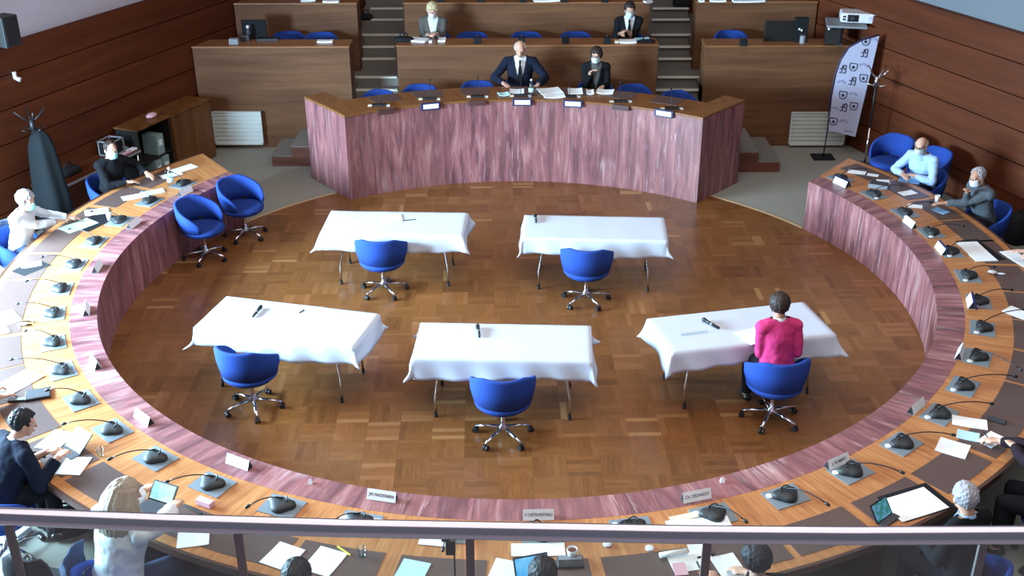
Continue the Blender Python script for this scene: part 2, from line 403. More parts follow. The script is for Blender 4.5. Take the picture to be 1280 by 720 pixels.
# little side steps up to the dais
for side, xs, y0, y1 in ((-1, (-4.03, -3.69, -3.37), 17.58, 18.5), (1, (4.33, 3.97, 3.66), 17.24, 18.5)):
    so = MB()
    for k, x in enumerate(xs):
        xin = -3.22 if side < 0 else 3.5
        so.box(((x+xin)/2, (y0+y1)/2+k*.002, .0835+k*.167/2), (abs(xin-x), y1-y0-k*.004, .167*(k+1)))
    s = struct(so.build('steps_left' if side < 0 else 'steps_right', 'step_wood'))
    for k, x in enumerate(xs):
        xin = (xs[k+1] if k < 2 else (-3.22 if side < 0 else 3.5))
        MB().box(((x+xin)/2, (y0+y1)/2, .167*(k+1)+.006), (abs(xin-x)+.01, y1-y0, .012)).build('stair_tread', 'tier_carpet', s)

# ------------------------------------------------------------------ bench desks on the tiers
def bench(label, x0, x1, y, zf, ztop, depth, kl=0, kr=0):
    t = thing('bench_desk', label, 'desk', ((x0+x1)/2, y, zf), 0, None); w = x1-x0
    MB().box((0, .025, (ztop-.03-zf)/2), (w, .05, ztop-.03-zf)).build('front_panel', 'panel_wood', t)
    a = w/2; MB().prism([(-a+kl*-.02-.01*(kl == 0), -.02), (a+.01*(kr == 0)+kr*-.02, -.02), (a+.01*(kr == 0)+kr*depth, depth), (-a-.01*(kl == 0)+kl*depth, depth)], ztop-zf-.03, ztop-zf).build('desktop', 'bench_top', t, False, .004)
    for s in (-1, 1):
        if (kl if s < 0 else kr) == 0: MB().box((s*(w/2-.02), .05+depth/2-.04, (ztop-.03-zf)/2), (.04, depth-.08, ztop-.03-zf)).build('end_panel', 'panel_wood', t)
    return t
bench('long walnut bench desk directly behind the marble dais', XC[0], XC[1], YP1, DZ, 1.785, .47)
bench('tall walnut bench desk above the left radiator', lwx(18.6)+.02, XL, YP1, 0, 1.775, .47, .4005)
bench('tall walnut bench desk above the right radiator, behind the feather flag', XR, rwx(18.6)-.02, YP1, 0, 1.765, .47, 0, -.383)
Z2 = 2.24
bench('upper centre bench desk at the top edge, behind the masked man and woman', aty(505, 10, YP2).x, aty(812, 10, YP2).x, YP2, T1, Z2, .47)
bench('upper left bench desk with papers, at the top edge left of the stairs', lwx(19.81)+.02, aty(446, 10, YP2).x, YP2, T1, Z2, .47, .4005)
bench('upper right bench desk with papers, at the top edge right of the stairs', aty(871, 10, YP2).x, rwx(19.81)-.02, YP2, T1, Z2, .47, 0, -.383)

# ------------------------------------------------------------------ the marble dais
DH = 1.36
cL, oL, cR, oR = Vector((-2.59, 16.13)), Vector((-3.29, 17.03)), Vector((2.81, 15.92)), Vector((3.56, 16.76))
aR, aL = math.degrees(atan2(cR.y-CY, cR.x-CX)), math.degrees(atan2(cL.y-CY, cL.x-CX))
dais = thing('dais_desk', 'tall curved pink marble dais desk with wooden counter top', 'desk', (0, 0, 0))
ring(MB(), 4.47, 4.62, 0.004, DH-.035, aR, aL, 60).build('marble_front', 'marble', dais)
def wing(c, o, inw, th):
    d = (o-c).normalized(); nrm = Vector((-d.y, d.x))*inw
    return [tuple(c), tuple(o), tuple(o+nrm*th), tuple(c+nrm*th)]
for c, o, s in ((cL, oL, -1), (cR, oR, 1)):
    quadprism(MB(), wing(c, o, s, .14), 0.004, DH-.036).build('marble_side', 'marble', dais, recalc=True)
    quadprism(MB(), wing(c-(o-c).normalized()*.02, o+(o-c).normalized()*.02, s, .37), DH-.035, DH-.001).build('wing_top', 'counter_wood', dais, recalc=True)
ring(MB(), 4.455, 5.17, DH-.035, DH, aR-.1, aL+.1, 60).build('counter_top', 'counter_wood', dais)
for px in (478, 537, 596, 655, 716, 775, 842):
    p = at(px, 120, DH); a = math.degrees(atan2(p.y-CY, p.x-CX))
    ring(MB(), 4.78, 5.13, DH, DH+.004, a-2.6, a+2.6, 6).build('desk_pad', 'leather', dais)

# ------------------------------------------------------------------ the horseshoe desk
desk = thing('horseshoe_desk', 'huge horseshoe council desk of pink marble and orange wood', 'desk', (0, 0, 0))
A0, A1 = 145.5, 391.1
ring(MB(), RIN, RPINK, .004, HDESK, A0, A1, 150, 0, (-3.6, 3.6)).build('marble_parapet', 'marble', desk)
ring(MB(), RPINK, ROUT, HDESK-.04, HDESK-.001, A0, A1, 150, 0, (-3.6, 3.6)).build('worktop', 'desk_wood', desk)
ring(MB(), ROUT-.001, ROUT+.03, HDESK-.06, HDESK+.002, A0-3.6, A1+3.6, 150).build('desk_edge', 'dark_edge', desk)
MIC_A = [152.5, 160.2, 167.9, 175.3, -177.3, -170.2, -163.4, -155.9, -148.9, -141.6, -134.1, -126.7, -119.1, -111.4, -103.9, -95.8, -87.9, -80.1, -72.6, -65.2, -57.4, -49.8, -42.3, -35.4, -28.2, -20.9, -13.8, -6.6, .8, 7.2, 14.4, 21.9, 29.3]
MIC_A = [a if a > 100 else a+360 for a in MIC_A]
for a in MIC_A:
    ring(MB(), 5.62, 5.985, HDESK-.002, HDESK+.003, a-3.4, a+3.4, 5).build('desk_pad', 'leather', desk)
for a in range(150, 395, 30):
    ring(MB(), 5.5, 5.95, .002, HDESK-.04, a-.25, a+.25, 1).build('support_panel', 'dark_edge', desk)
# ------------------------------------------------------------------ swivel tub chair
def make_chair():
    t = thing('swivel_chair', 'blue chair', 'chair')
    # seat cushion
    q = MB(); secs = []
    for z, k in ((.395, .80), (.40, .93), (.425, 1.0), (.455, 1.0), (.475, .95), (.485, .80), (.488, .5)):
        secs.append([(.228*k*(abs(cos(a))**.75)*(1 if cos(a) >= 0 else -1), .03+.25*k*(abs(sin(a))**.75)*(1 if sin(a) >= 0 else -1), z) for a in [2*pi*i/28 for i in range(28)]])
    q.loft(secs).build('seat', 'blue', t, True)
    # lower bowl under the seat
    q = MB(); q.lathe([(.07, .345), (.16, .352), (.235, .378), (.278, .42), (.285, .455), (.26, .465), (.2, .455)], 32, (0, 0, 0)).build('seat_shell', 'blue_back', t, True)
    # wrap-round back and arms: closed cross-section swept from arm to arm
    q = MB(); secs = []; N = 36
    for i in range(N+1):
        th = R(-122+244*i/N); k = abs(th)/R(122); e = max(0, (k-.80)/.20)
        top = .81-.20*(max(0, k-.33)/.67)**1.1-.05*e*e; low = .475-.02*k; th_w = .045*(1-.35*e)
        d = (sin(th), -cos(th)); rl, rt = .287, .322+.005*(1-k)
        if k > .8: rl -= .01*e; rt -= .02*e
        mid = (low+top)/2; P = []
        for r, z in ((rl, low), (rl+(rt-rl)*.5+.012, mid), (rt, top-.02), (rt-th_w*.15, top), (rt-th_w*.8, top), (rt-th_w, top-.02), (rl+(rt-rl)*.5-th_w, mid), (rl-th_w+.01, low)):
            P.append((d[0]*r, .0+d[1]*r, z))
        secs.append(P)
    q.loft(secs).build('backrest', 'blue_back', t, True, recalc=True)
    for s in (-1, 1): MB().box((s*.195, -.17, .46), (.05, .03, .09), R(s*40)).build('back_bracket', 'black', t)
    MB().lathe([(.03, .07), (.045, .09), (.045, .13), (.022, .15), (.022, .30), (.03, .31), (.03, .35)], 14).build('column', 'chrome', t, True)
    for k in range(5):
        a = 2*pi*k/5+.3; d = Vector((cos(a), sin(a), 0))
        lg = MB().tube([d*.03+Vector((0, 0, .115)), d*.17+Vector((0, 0, .10)), d*.29+Vector((0, 0, .078))], [.021, .018, .014], 8, flat=.8).build('leg', 'chrome', t, True)
        c = MB(); p = d*.29; n = Vector((-d.y, d.x, 0))
        for s in (-1, 1): c.tube([p+n*s*.006+Vector((0, 0, .028)), p+n*s*.026+Vector((0, 0, .028))], .028, 12)
        c.tube([p+Vector((0, 0, .03)), p+Vector((0, 0, .078))], .008, 6)
        c.build('caster', 'black', lg)
    return t
CHAIR = make_chair(); _cu = [False]
def chair(label, x, y, rz, z=0, group=None, sc=1.0):
    o = CHAIR if not _cu[0] else copy_tree(CHAIR); _cu[0] = True
    o['label'] = label; o.location = (x, y, z); o.rotation_euler.z = rz; o.scale = (sc,)*3
    if group: o['group'] = group
    elif 'group' in o: del o['group']
    return o
G = 'blue swivel chairs'
for lb, px, py, rz in (('empty blue swivel chair at the nearest middle white table', 629, 530, .03), ('empty blue swivel chair at the nearest left white table', 318, 495, -.30),
                       ('empty blue swivel chair at the far left white table', 480, 352, -.05), ('empty blue swivel chair at the far right white table', 732, 364, -.12),
                       ('blue swivel chair under the woman in the pink top', 963, 509, .13)):
    p = at(px, py, .12); chair(lb, p.x, p.y-.05, rz, 0, G, 1.03)
for lb, px, py, rz in (('farther blue swivel chair of the empty pair standing against the marble on the left', 307, 286, R(-124)), ('nearer blue swivel chair of the empty pair standing against the marble on the left', 257, 313, R(-112))):
    p = at(px, py, .12); chair(lb, p.x, p.y, rz, 0, G, 1.03)

# ------------------------------------------------------------------ folding tables under paper-like cloths
def cloth_mesh(L, W, ov, seed, kick=.42):
    rnd = random.Random(seed); ph = [rnd.uniform(0, 6.28) for _ in range(8)]
    nx, ny = 60, 36; mb = MB(); V = []
    for j in range(ny+1):
        for i in range(nx+1):
            u = -L/2-ov+(L+2*ov)*i/nx; v = -W/2-ov+(W+2*ov)*j/ny
            cu, cv = max(-L/2, min(L/2, u)), max(-W/2, min(W/2, v)); eu, ev = u-cu, v-cv; e = hypot(eu, ev)
            if e < 1e-6: V.append((u, v, .003*noise.noise(Vector((u*3, v*3, seed))))); continue
            du, dv = eu/e, ev/e; both = min(abs(eu), abs(ev))/ov
            kk = kick*(.55+.9*both)+.16*sin(u*4.1+ph[0])*(abs(ev) > 0)+.16*sin(v*6.3+ph[1])*(abs(eu) > 0)
            drop = e*(.93-.22*both); out = e*kk*.62
            rip = .014*sin(u*17+ph[2]+v*9)*e/ov
            V.append((cu+du*(out+rip), cv+dv*(out+rip), -drop*(1+.12*sin(u*3.3+ph[3])*(abs(ev) > 0))))
    F = [(j*(nx+1)+i, j*(nx+1)+i+1, (j+1)*(nx+1)+i+1, (j+1)*(nx+1)+i) for j in range(ny) for i in range(nx)]
    return mb.add(V, F)
def table(where, x, y, rz, seed, ov=.235):
    t = thing('folding_table', 'chrome-legged folding table under the white cloth, '+where, 'table', (x, y, 0), rz, 'folding tables')
    MB().box((0, 0, .722), (1.81, .76, .028)).build('tabletop', 'grey_plastic', t)
    for sx in (-1, 1):
        for sy in (-1, 1):
            lg = MB().tube([(sx*.62, sy*.24, .71), (sx*.66, sy*.27, .5), (sx*.70, sy*.30, .25), (sx*.70, sy*.32, .03)], .0145, 9).build('leg', 'chrome', t, True)
            MB().tube([(sx*.70, sy*.32, 0.004), (sx*.70, sy*.32, .05)], .019, 9).build('foot', 'rubber', lg)
        MB().tube([(sx*.665, -.27, .47), (sx*.665, .27, .47)], .011, 8).build('cross_bar', 'chrome', t, True)
    c = cloth_mesh(1.83, .78, ov, seed).build('tablecloth', 'cloth', None, True, 0, (x, y, .7425), rz)
    so = c.modifiers.new('thick', 'SOLIDIFY'); so.thickness = .003; so.offset = 1
    tag(c, 'stiff white tablecloth, '+where, 'tablecloth', 'white tablecloths')
    return t
TB = {'mid': (-.117, 10.203, -.045), 'left': (-2.46, 10.68, -.242), 'right': (2.41, 10.525, .216), 'bl': (-1.548, 13.381, -.045), 'br': (1.024, 13.213, -.054)}
for k, (nm, w) in enumerate((('mid', 'nearest middle table'), ('left', 'nearest left table'), ('right', 'table of the woman in pink'), ('bl', 'far left table'), ('br', 'far right table'))):
    table(w, *TB[nm], k+3)

# ------------------------------------------------------------------ handheld microphones on the tables
def handmic(label, p1, p2, z=.749):
    a, b = at(*p1, z), at(*p2, z); d = (b-a).normalized(); t = thing('handheld_microphone', label, 'microphone', (a.x, a.y, z), atan2(d.y, d.x), 'handheld microphones')
    MB().ell((0, 0, .024), (.03, .024, .024)).build('head', 'mic_grey', t, True)
    MB().tube([(.02, 0, .022), (.05, 0, .02), (.22, 0, .016)], [.022, .018, .014], 12).build('handle', 'black', t, True)
    MB().tube([(.105, 0, .019), (.125, 0, .0185)], .0195, 12).build('switch_ring', 'grey_plastic', t, True)
handmic('black handheld microphone on the nearest middle white table', (597, 410), (600, 426))
handmic('black handheld microphone on the nearest left white table', (326, 386), (312, 402))
handmic('black handheld microphone on the far right white table', (669, 271), (671, 285))
handmic('black handheld microphone on the white table of the woman in pink', (880, 402), (903, 414))

# ------------------------------------------------------------------ balcony railing in front of the camera
RZ = 4.4
rl = [at(x, y, RZ) for x, y in ((0, 645), (213, 653.5), (427, 660), (640, 664), (853, 668), (1067, 669.8), (1280, 668.5))]
d0, d1 = (rl[0]-rl[1]), (rl[-1]-rl[-2])
rl = [rl[0]+d0*6]+rl+[rl[-1]+d1*6]
struct(MB().box((0, .9, 3.2), (8, 3.5, .3)).build('floor_balcony', 'plaster'))
rail = thing('balcony_railing', 'brushed steel balcony handrail with flat posts and glass panels', 'railing', (0, 0, 0))
MB().tube(rl, .0262, 24).build('handrail', 'steel', rail, True)
def rail_y(x):
    for a, b in zip(rl, rl[1:]):
        if a.x <= x <= b.x: return a.y+(b.y-a.y)*(x-a.x)/(b.x-a.x)
PX = [-1.46, at(293, 664, RZ).x, at(587, 664, RZ).x, at(885, 669, RZ).x, at(1232, 669, RZ).x, 2.0]
for x in PX:
    MB().box((x, rail_y(x), (3.35+RZ)/2), (.024, .012, RZ-3.35-.01)).build('post', 'steel_dark', rail)
for a, b in zip(PX, PX[1:]):
    ya, yb = rail_y(a), rail_y(b); m = Vector(((a+b)/2, (ya+yb)/2, 0))
    g = MB().box((0, 0, 3.865), (b-a-.036, .008, 1.03)).build('glass_panel', 'panel_glass', rail, False, 0, (m.x, m.y, 0), atan2(yb-ya, b-a))
cl = thing('cable_clamp', 'black clamp with a hanging cable on the balcony glass, left of the second post', 'clamp', (0, 0, 0))
pc = at(562, 684, RZ-.05); pc.y = rail_y(pc.x)+.025
MB().box((pc.x, pc.y, RZ-.075), (.028, .03, .05)).box((pc.x-.014, pc.y, RZ-.045), (.022, .03, .014)).build('clamp_body', 'black', cl, False, .003)
MB().tube([(pc.x+.01, pc.y, RZ-.09), (pc.x+.01, pc.y, 3.7), (pc.x+.01, pc.y-.0, 3.36)], .003, 6).build('cable', 'black', cl)
# ------------------------------------------------------------------ generic little things
HT = HDESK+.0035
def sheet(label, p1, p2, w, mat='white', z=HT, th=.004, name='paper_sheet', cat='paper', group='papers on the horseshoe desk', curl=.004):
    a, b = at(*p1, z), at(*p2, z); c = (a+b)/2; d = b-a; L = d.length; mb = MB(); n = 8; V = []
    for top in (0, 1):
        for i in range(n+1):
            x = -L/2+L*i/n; zz = curl*(2*i/n-1)**2+(th if top else 0)
            V += [(x, -w/2, zz), (x, w/2, zz+curl*.3*top)]
    m = 2*(n+1); F = []
    for i in range(n):
        k = 2*i; F += [(k, k+1, k+3, k+2), (m+k, m+k+2, m+k+3, m+k+1), (k, k+2, m+k+2, m+k), (k+1, m+k+1, m+k+3, k+3)]
    F += [(0, m, m+1, 1), (2*n, 2*n+1, m+2*n+1, m+2*n)]
    o = mb.add(V, F).build(name, mat, None, False, 0, (c.x, c.y, z), atan2(d.y, d.x))
    return tag(o, label, cat, group)
def slab(name, label, cat, bl, br, tr, tl, zb, zt, th, smat, group=None, base=None, kb=0):
    """flat device given by its lower and upper edges"""
    a, b, c, d = at(*bl, zb), at(*br, zb), at(*tr, zt), at(*tl, zt)
    x = ((b-a)+(c-d))/2; w = x.length; x.normalize(); y = ((d-a)+(c-b))/2; y = y-x*y.dot(x); h = y.length; y.normalize(); nz = x.cross(y)
    m = (a+b+c+d)/4; X = Matrix((x, y, nz)).transposed().to_4x4(); X.translation = m
    t = thing(name, label, cat, (m.x, m.y, m.z-h/2*y.z), 0, group); T = Matrix.Translation(-Vector(t.location)) @ X
    MB().box((0, 0, -th/2), (w, h, th), 0, 0, T).build('casing', 'black', t)
    MB().box((0, 0, .0006), (w-.022, h-.022, .0012), 0, 0, T).build('screen', smat, t)
    if kb:
        o = Vector((x.y, -x.x, 0)).normalized(); p = (a+b)/2-Vector(t.location); p.z += -.004
        if o.dot(-Vector((y.x, y.y, 0))) < 0: o = -o
        mb = MB(); k = Matrix((x, Vector((-x.y, x.x, 0)), Vector((0, 0, 1)))).transposed().to_4x4(); k.translation = p+o*(kb/2)
        mb.box((0, 0, 0), (w, kb, .012), 0, 0, k); mb.build('keyboard', 'dark_grey', t)
    return t
def text_mesh(s, size):
    cu = bpy.data.curves.new('t', 'FONT'); cu.body = s; cu.size = size; cu.align_x = 'CENTER'; cu.align_y = 'CENTER'; cu.extrude = .0006
    ob = bpy.data.objects.new('t', cu); COL.objects.link(ob); me = bpy.data.meshes.new_from_object(ob.evaluated_get(bpy.context.evaluated_depsgraph_get()))
    bpy.data.objects.remove(ob); me.materials.clear(); return me
def nameplate(label, px, py, txt=None, z=HT, rz=None, L=.25, back=None, h=.085, dp=.075, group='tent name cards', mat='card'):
    p = at(px, py+3, z); a = math.degrees(atan2(p.y-CY, p.x-CX)); rz = face_in(a) if rz is None else rz
    t = thing('name_card', label, 'name card', (p.x, p.y, z), rz, group); P = [(-dp/2, 0), (0, h), (dp/2, 0)]
    vs = [(sx*L/2, y, q) for sx in (-1, 1) for y, q in P]; vi = [(sx*L/2, y*.86, q*.93) for sx in (-1, 1) for y, q in P]
    mb = MB(); mb.add([(v[0], v[1], v[2]) for v in vs], [(0, 3, 4, 1), (1, 4, 5, 2), (0, 2, 5, 3)]); mb.build('card', mat, t)
    e = MB(); e.add([(sx*(L/2+.0006), y*.84, q*.86+.003) for sx in (-1, 1) for y, q in P], [(0, 1, 2), (3, 5, 4)]); e.build('card_end', 'black', t)
    if back:
        b = MB(); b.add([(sx*(L/2+.01), y+.006+.012*(y > 0), q+.004) for sx in (-1, 1) for y, q in ((-.002, h), (dp/2, 0), (dp/2+.01, 0), (.006, h+.006))], [(0, 4, 5, 1), (1, 5, 6, 2), (2, 6, 7, 3), (3, 7, 4, 0), (0, 1, 2, 3), (4, 7, 6, 5)]); b.build('holder', back, t)
    sl = atan2(h, dp/2)
    if txt:
        me = text_mesh(txt, .038); w = max(v.co.x for v in me.vertices)-min(v.co.x for v in me.vertices)
        k = min(1, (L-.03)/w)
        X = Matrix.Translation((0, -dp/4-.0012, h/2+.0006)) @ Matrix.Rotation(sl, 4, 'X') @ Matrix.Diagonal((k, 1, 1, 1)); me.transform(X)
        link('lettering', me, 'ink', t)
    return t
def mic_unit(label, a, tip=None, badge=True, group='conference microphone units'):
    p = rp(5.31, a, HT-.003); rz = face_in(a); t = thing('conference_microphone', label, 'microphone', p, rz, group)
    MB().box((0, 0, .003), (.33, .25, .006)).build('base_plate', 'plate_grey', t)
    mb = MB(); secs = []
    for z, k in ((.006, .92), (.02, 1.0), (.045, .97), (.062, .80), (.07, .52), (.072, .25)):
        secs.append([((.100+.014*sin(3*q))*k*1.12*cos(q), (.088+.016*sin(3*q))*k*sin(q)-.005, z*.84) for q in [2*pi*i/30 for i in range(30)]])
    mb.loft(secs).build('housing', 'mic_grey', t, True)
    lp = MB(); lp.tube([(.045*cos(q), .015+.035*sin(q), .069+.012*sin(q*2)) for q in [R(200-220*i/12) for i in range(13)]], .0065, 8); lp.build('rim', 'black', t, True)
    if badge: MB().lathe([(.030, .006), (.030, .012), (.022, .014)], 20, (-.125, .055, 0)).build('badge', 'white_plastic', t)
    if tip:
        w = at(tip[0], tip[1], HT+.12); d = Matrix.Rotation(-rz, 4, 'Z') @ (w-p)
    else: d = Vector((random.uniform(-.12, .12), -.33, .13))
    q0 = Vector((0, .02, .07)); mid = q0*.55+d*.45+Vector((0, 0, .075)); pts = [q0*(1-s)**2+mid*2*s*(1-s)+d*s*s for s in [i/10 for i in range(11)]]
    g = MB().tube(pts, .0055, 8).build('gooseneck', 'black', t, True)
    dv = (pts[-1]-pts[-2]).normalized()
    MB().tube([pts[-1], pts[-1]+dv*.012, pts[-1]+dv*.04, pts[-1]+dv*.048], [.008, .014, .014, .008], 10).build('capsule', 'black', g, True)
    return t
TIPS = {-141.6+360: (62, 487), -148.9+360: (17, 449), -155.9+360: (34, 413), -134.1+360: (83, 529), -126.7+360: (141, 572), -119.1+360: (212, 601), -111.4+360: (313, 631), -103.9+360: (415, 652), -87.9+360: (667, 652),
        -80.1+360: (762, 668), -72.6+360: (929, 649), -65.2+360: (1031, 628), -57.4+360: (1124, 589), -49.8+360: (1188, 543), -42.3+360: (1236, 504), -35.4+360: (1266, 470), -28.2+360: (1273, 460), -20.9+360: (1278, 387), -13.8+360: (1262, 362), -6.6+360: (1240, 333), .8+360: (1216, 300)}
for i, a in enumerate(MIC_A):
    L = 'conference microphone on a grey square, '
    n = len(MIC_A)
    lb = L+(ORD[i]+" along the horseshoe from its far left end" if i < 17 else (ORD[n-1-i]+" along the horseshoe from its far right end"))
    if i == n-1: lb = L+'outermost at the far right end of the horseshoe'
    mic_unit(lb, a, TIPS.get(a), i > 3)

PL = [('beside the far left end, nearest the far empty chair', 232, 239, None, None), ('on the left arm in front of the grey-haired woman', 167, 279, None, None), ('small leaning on the left arm near the sheet of paper', 122, 333, None, None), ('slanted on the left arm level with the far left table', 108, 386, None, None),
      ('blank white on the left arm beside the leftmost white table', 119, 452, None, None), ('blank white in front of the man in the dark suit', 180, 522, None, None), ('blank white in front of the long-haired woman with a tablet', 299, 578, None, None),
      ('with short black name, left of the middle at the bottom', 478, 620, 'J.M. MAZZONERA', None), ('with long black name, bottom middle above the handrail', 673, 644, 'M. CHRITIN-MARTINEAU', None), ('with black name, right of the middle at the bottom', 870, 620, 'CH. DELMAROT', None),
      ('with small black name, beside the white badge at lower right', 1046, 577, 'J. ROBERT', None), ('blank white level with the woman in pink, lower right', 1145, 508, None, None), ('at the right edge of the marble, level with the pink woman', 1200, 440, None, None),
      ('backed in navy, nearer of two on the right arm', 1213, 377, None, 'navy_plastic'), ('backed in navy, farther of two on the right arm', 1176, 311, None, 'navy_plastic'), ('small white in front of the man in the grey jacket', 1137, 278, None, None), ('backed in navy, at the far right end of the desk', 1051, 228, None, 'navy_plastic')]
for w, x, y, tx, bk in PL:
    q = at(x, y+3, HT); nameplate('white tent name card '+w, x, y, tx, back=bk, rz=face_in(math.degrees(atan2(q.y-CY, q.x-CX)))+pi if bk else None)

# ------------------------------------------------------------------ papers and devices on the horseshoe
PAPERS = [
 ('white paper at the far left end of the desk', (217, 215), (243, 207), .20, 'white'), ('grey-white paper beside the bottle on the left arm', (202, 222), (226, 216), .16, 'card'),
 ('white paper in front of the man in black, nearer of two', (153, 249), (185, 243), .17, 'white'), ('pale cyan paper in front of the man in black, farther of two', (177, 243), (205, 238), .17, 'cyan_paper'),
 ('printed papers left of the grey-haired woman near the black tray', (106, 267), (136, 263), .20, 'card'), ('large bright paper in front of the grey-haired woman', (80, 289), (116, 276), .26, 'cyan_paper'),
 ('white notepad on the left arm near the blue chair', (27, 333), (52, 329), .15, 'white'), ('thick white papers at the left edge beside the black cable', (-6, 402), (22, 394), .34, 'white'), ('second white paper at the left edge below the thick pile', (-12, 417), (10, 411), .2, 'white'),
 ('large white sheet at the left edge above the black notebook', (4, 488), (44, 466), .27, 'white'), ('pale paper under the hands of the man in the suit', (56, 562), (82, 540), .22, 'cyan_paper'), ('white notebook page beside the tablet of the man in the suit', (84, 594), (100, 572), .22, 'white'),
 ('open white notebook below the tablet of the long-haired woman', (222, 673), (262, 668), .26, 'white'),
 ('left white sheet of the pair at the bottom left', (340, 709), (366, 683), .24, 'white'), ('right white sheet of the pair at the bottom left', (393, 717), (418, 688), .24, 'white'), ('cyan sheet with a small mark at the bottom edge', (509, 726), (522, 702), .22, 'cyan_paper'),
 ('white sheet left of the blue-screened laptop', (626, 724), (636, 701), .20, 'white'), ('white sheet under the microphone at bottom middle', (639, 688), (706, 687), .15, 'white'), ('flat white sheet behind the handrail, left of the second post', (524, 676), (566, 680), .09, 'white'), ('white card under the microphone left of the bottom name card', (424, 649), (492, 656), .10, 'white'),
 ('white sheet beside the lower microphone right of the bottom middle', (834, 659), (912, 652), .14, 'white'), ('cream pad right of the bottom middle', (838, 650), (872, 643), .07, 'cream'), ('white sheet at the bottom beside the rolled notebook', (862, 690), (886, 688), .16, 'white'), ('white notebook with a rolled page at the bottom', (838, 706), (880, 700), .20, 'white'), ('large white sheet at the bottom left of the black-haired person', (896, 712), (926, 706), .28, 'white'),
 ('large white sheet on a dark folder at lower right', (1112, 640), (1170, 622), .30, 'white'), ('large white sheet in front of the person writing at right', (1172, 555), (1210, 566), .24, 'white'), ('upper white sheet in front of the person writing at right', (1190, 525), (1234, 532), .17, 'white'), ('pale blue sheet under the upper white sheets at right', (1196, 542), (1224, 548), .15, 'cyan_paper'), ('small white note under the writing hand', (1230, 556), (1248, 544), .15, 'white'),
 ('large white sheet on a dark folder on the right arm', (1208, 303), (1234, 327), .27, 'white'), ('white sheets at the right edge beside the writing arm', (1258, 314), (1290, 334), .20, 'white'), ('white pages at the right edge level with the nearest right table', (1258, 386), (1290, 398), .20, 'white'),
 ('white card in front of the man in light blue', (1126, 243), (1143, 240), .14, 'white'), ('white note under the hand of the man in grey', (1135, 257), (1153, 259), .12, 'white'), ('light blue folder in front of the man in light blue', (1124, 224), (1150, 228), .20, 'blue_paper'), ('blue booklet in front of the man in grey', (1168, 261), (1184, 267), .14, 'blue_paper'),
 ('crumpled white papers at the far right end, left pile', (1060, 214), (1082, 217), .14, 'white'), ('white paper at the far right end beside the grey box', (1084, 218), (1098, 220), .10, 'white'), ('white sheet at the far right end, nearest the man in light blue', (1096, 227), (1112, 228), .17, 'white'),
]
for lb, a, b, w, m in PAPERS: sheet(lb, a, b, w, m, curl=.003 if w > .12 else .001)
for lb, a, b, w, m, nm, th in (('dark tray under the papers of the grey-haired woman', (98, 287), (136, 268), .34, 'black_soft', 'desk_tray', .006), ('dark folder under the large white sheet at lower right', (1114, 637), (1176, 618), .36, 'black_soft', 'folder', .003), ('dark folder under the large white sheet on the right arm', (1208, 300), (1244, 326), .30, 'black_soft', 'folder', .003),
                              ('dark folder under the papers on the left arm near the blue chair', (22, 342), (56, 328), .26, 'black_soft', 'folder', .003), ('dark leather folder under the tablet of the long-haired woman', (178, 640), (205, 632), .26, 'dark_grey', 'folder', .003)):
    sheet(lb, a, b, w, m, HT-.0004, .0005, nm, 'folder', None, 0)
t = sheet('white paper sheet on the far left white table', (478, 274), (502, 272), .24, 'card', .747, .003, group='papers on the white tables')
sheet('white open document in front of the woman in pink', (928, 424), (962, 416), .30, 'white', .748, .006, group='papers on the white tables')
tag(MB().tube([(at(503, 276, .75)), (at(520, 274, .75))], .006, 8).build('pen', 'ink', None), 'small dark pen beside the paper on the far left white table', 'pen', 'pens')
tag(MB().tube([(at(374, 391, .752)), (at(380, 387, .752))], .006, 8).build('pen', 'ink', None), 'short dark pen stub on the nearest left white table', 'pen', 'pens')
tag(MB().tube([(at(422+0, 683, HT+.006)), (at(438, 694, HT+.006))], .008, 8).build('pen', 'yellow', None), 'yellow marker pen beside the right white sheet at the bottom', 'pen', 'pens')
tag(MB().tube([(at(231, 631, HT+.008)), (at(252, 642, HT+.008))], .009, 8).build('pen', 'black', None), 'black pen beside the open notebook of the long-haired woman', 'pen', 'pens')
tag(MB().tube([(at(872, 697, HT+.012)), (at(893, 692, HT+.012))], .008, 8).build('pen', 'black', None), 'black pen at the bottom beside the third railing post', 'pen', 'pens')
tag(MB().tube([(at(871, 702, HT+.012)), (at(881, 722, HT+.012))], .007, 8).build('pen', 'ink', None), 'dark pen lying across the rolled notebook at the bottom', 'pen', 'pens')
tag(MB().box((0, 0, .008), (.30, .03, .016)).build('pencil_case', 'glass', None, False, 0, at(868, 417, .747), R(15)), 'transparent pen tube beside the microphone on the table of the woman in pink', 'case')
p = at(850, 712, HT+.01); tag(MB().box((0, 0, .004), (.10, .14, .008)).build('note_pad', 'pink_paper', None, False, 0, p, .1), 'pink pad on the rolled notebook at the bottom', 'notepad')
p = at(842, 695, HT+.012); tag(MB().tube([(-.11, 0, .02), (.11, .02, .02)], .022, 12).build('rolled_page', 'white', None, True, 0, p, .15), 'rolled white page on top of the notebook at the bottom', 'paper')
slab('tablet', 'bright tablet on a stand in front of the man in the suit', 'tablet', (83, 557), (100, 568), (115, 542), (95, 531), HT+.012, HT+.14, .012, 'scr_cyan', None, kb=.10)
slab('tablet', 'white-screened tablet held by the long-haired woman', 'tablet', (187, 623), (214, 633), (223, 607), (191, 599), .88, 1.0, .012, 'scr_cyan')
slab('laptop', 'laptop with a blue screen at the bottom middle', 'laptop', (646, 733), (690, 725), (683, 690), (641, 698), HT+.012, HT+.19, .012, 'scr_blue', None, kb=.2)
slab('tablet', 'small tablet with a green picture beside the large white sheet at lower right', 'tablet', (1098, 655), (1117, 641), (1106, 620), (1087, 633), HT+.01, HT+.14, .012, 'scr_teal', None, kb=.06)
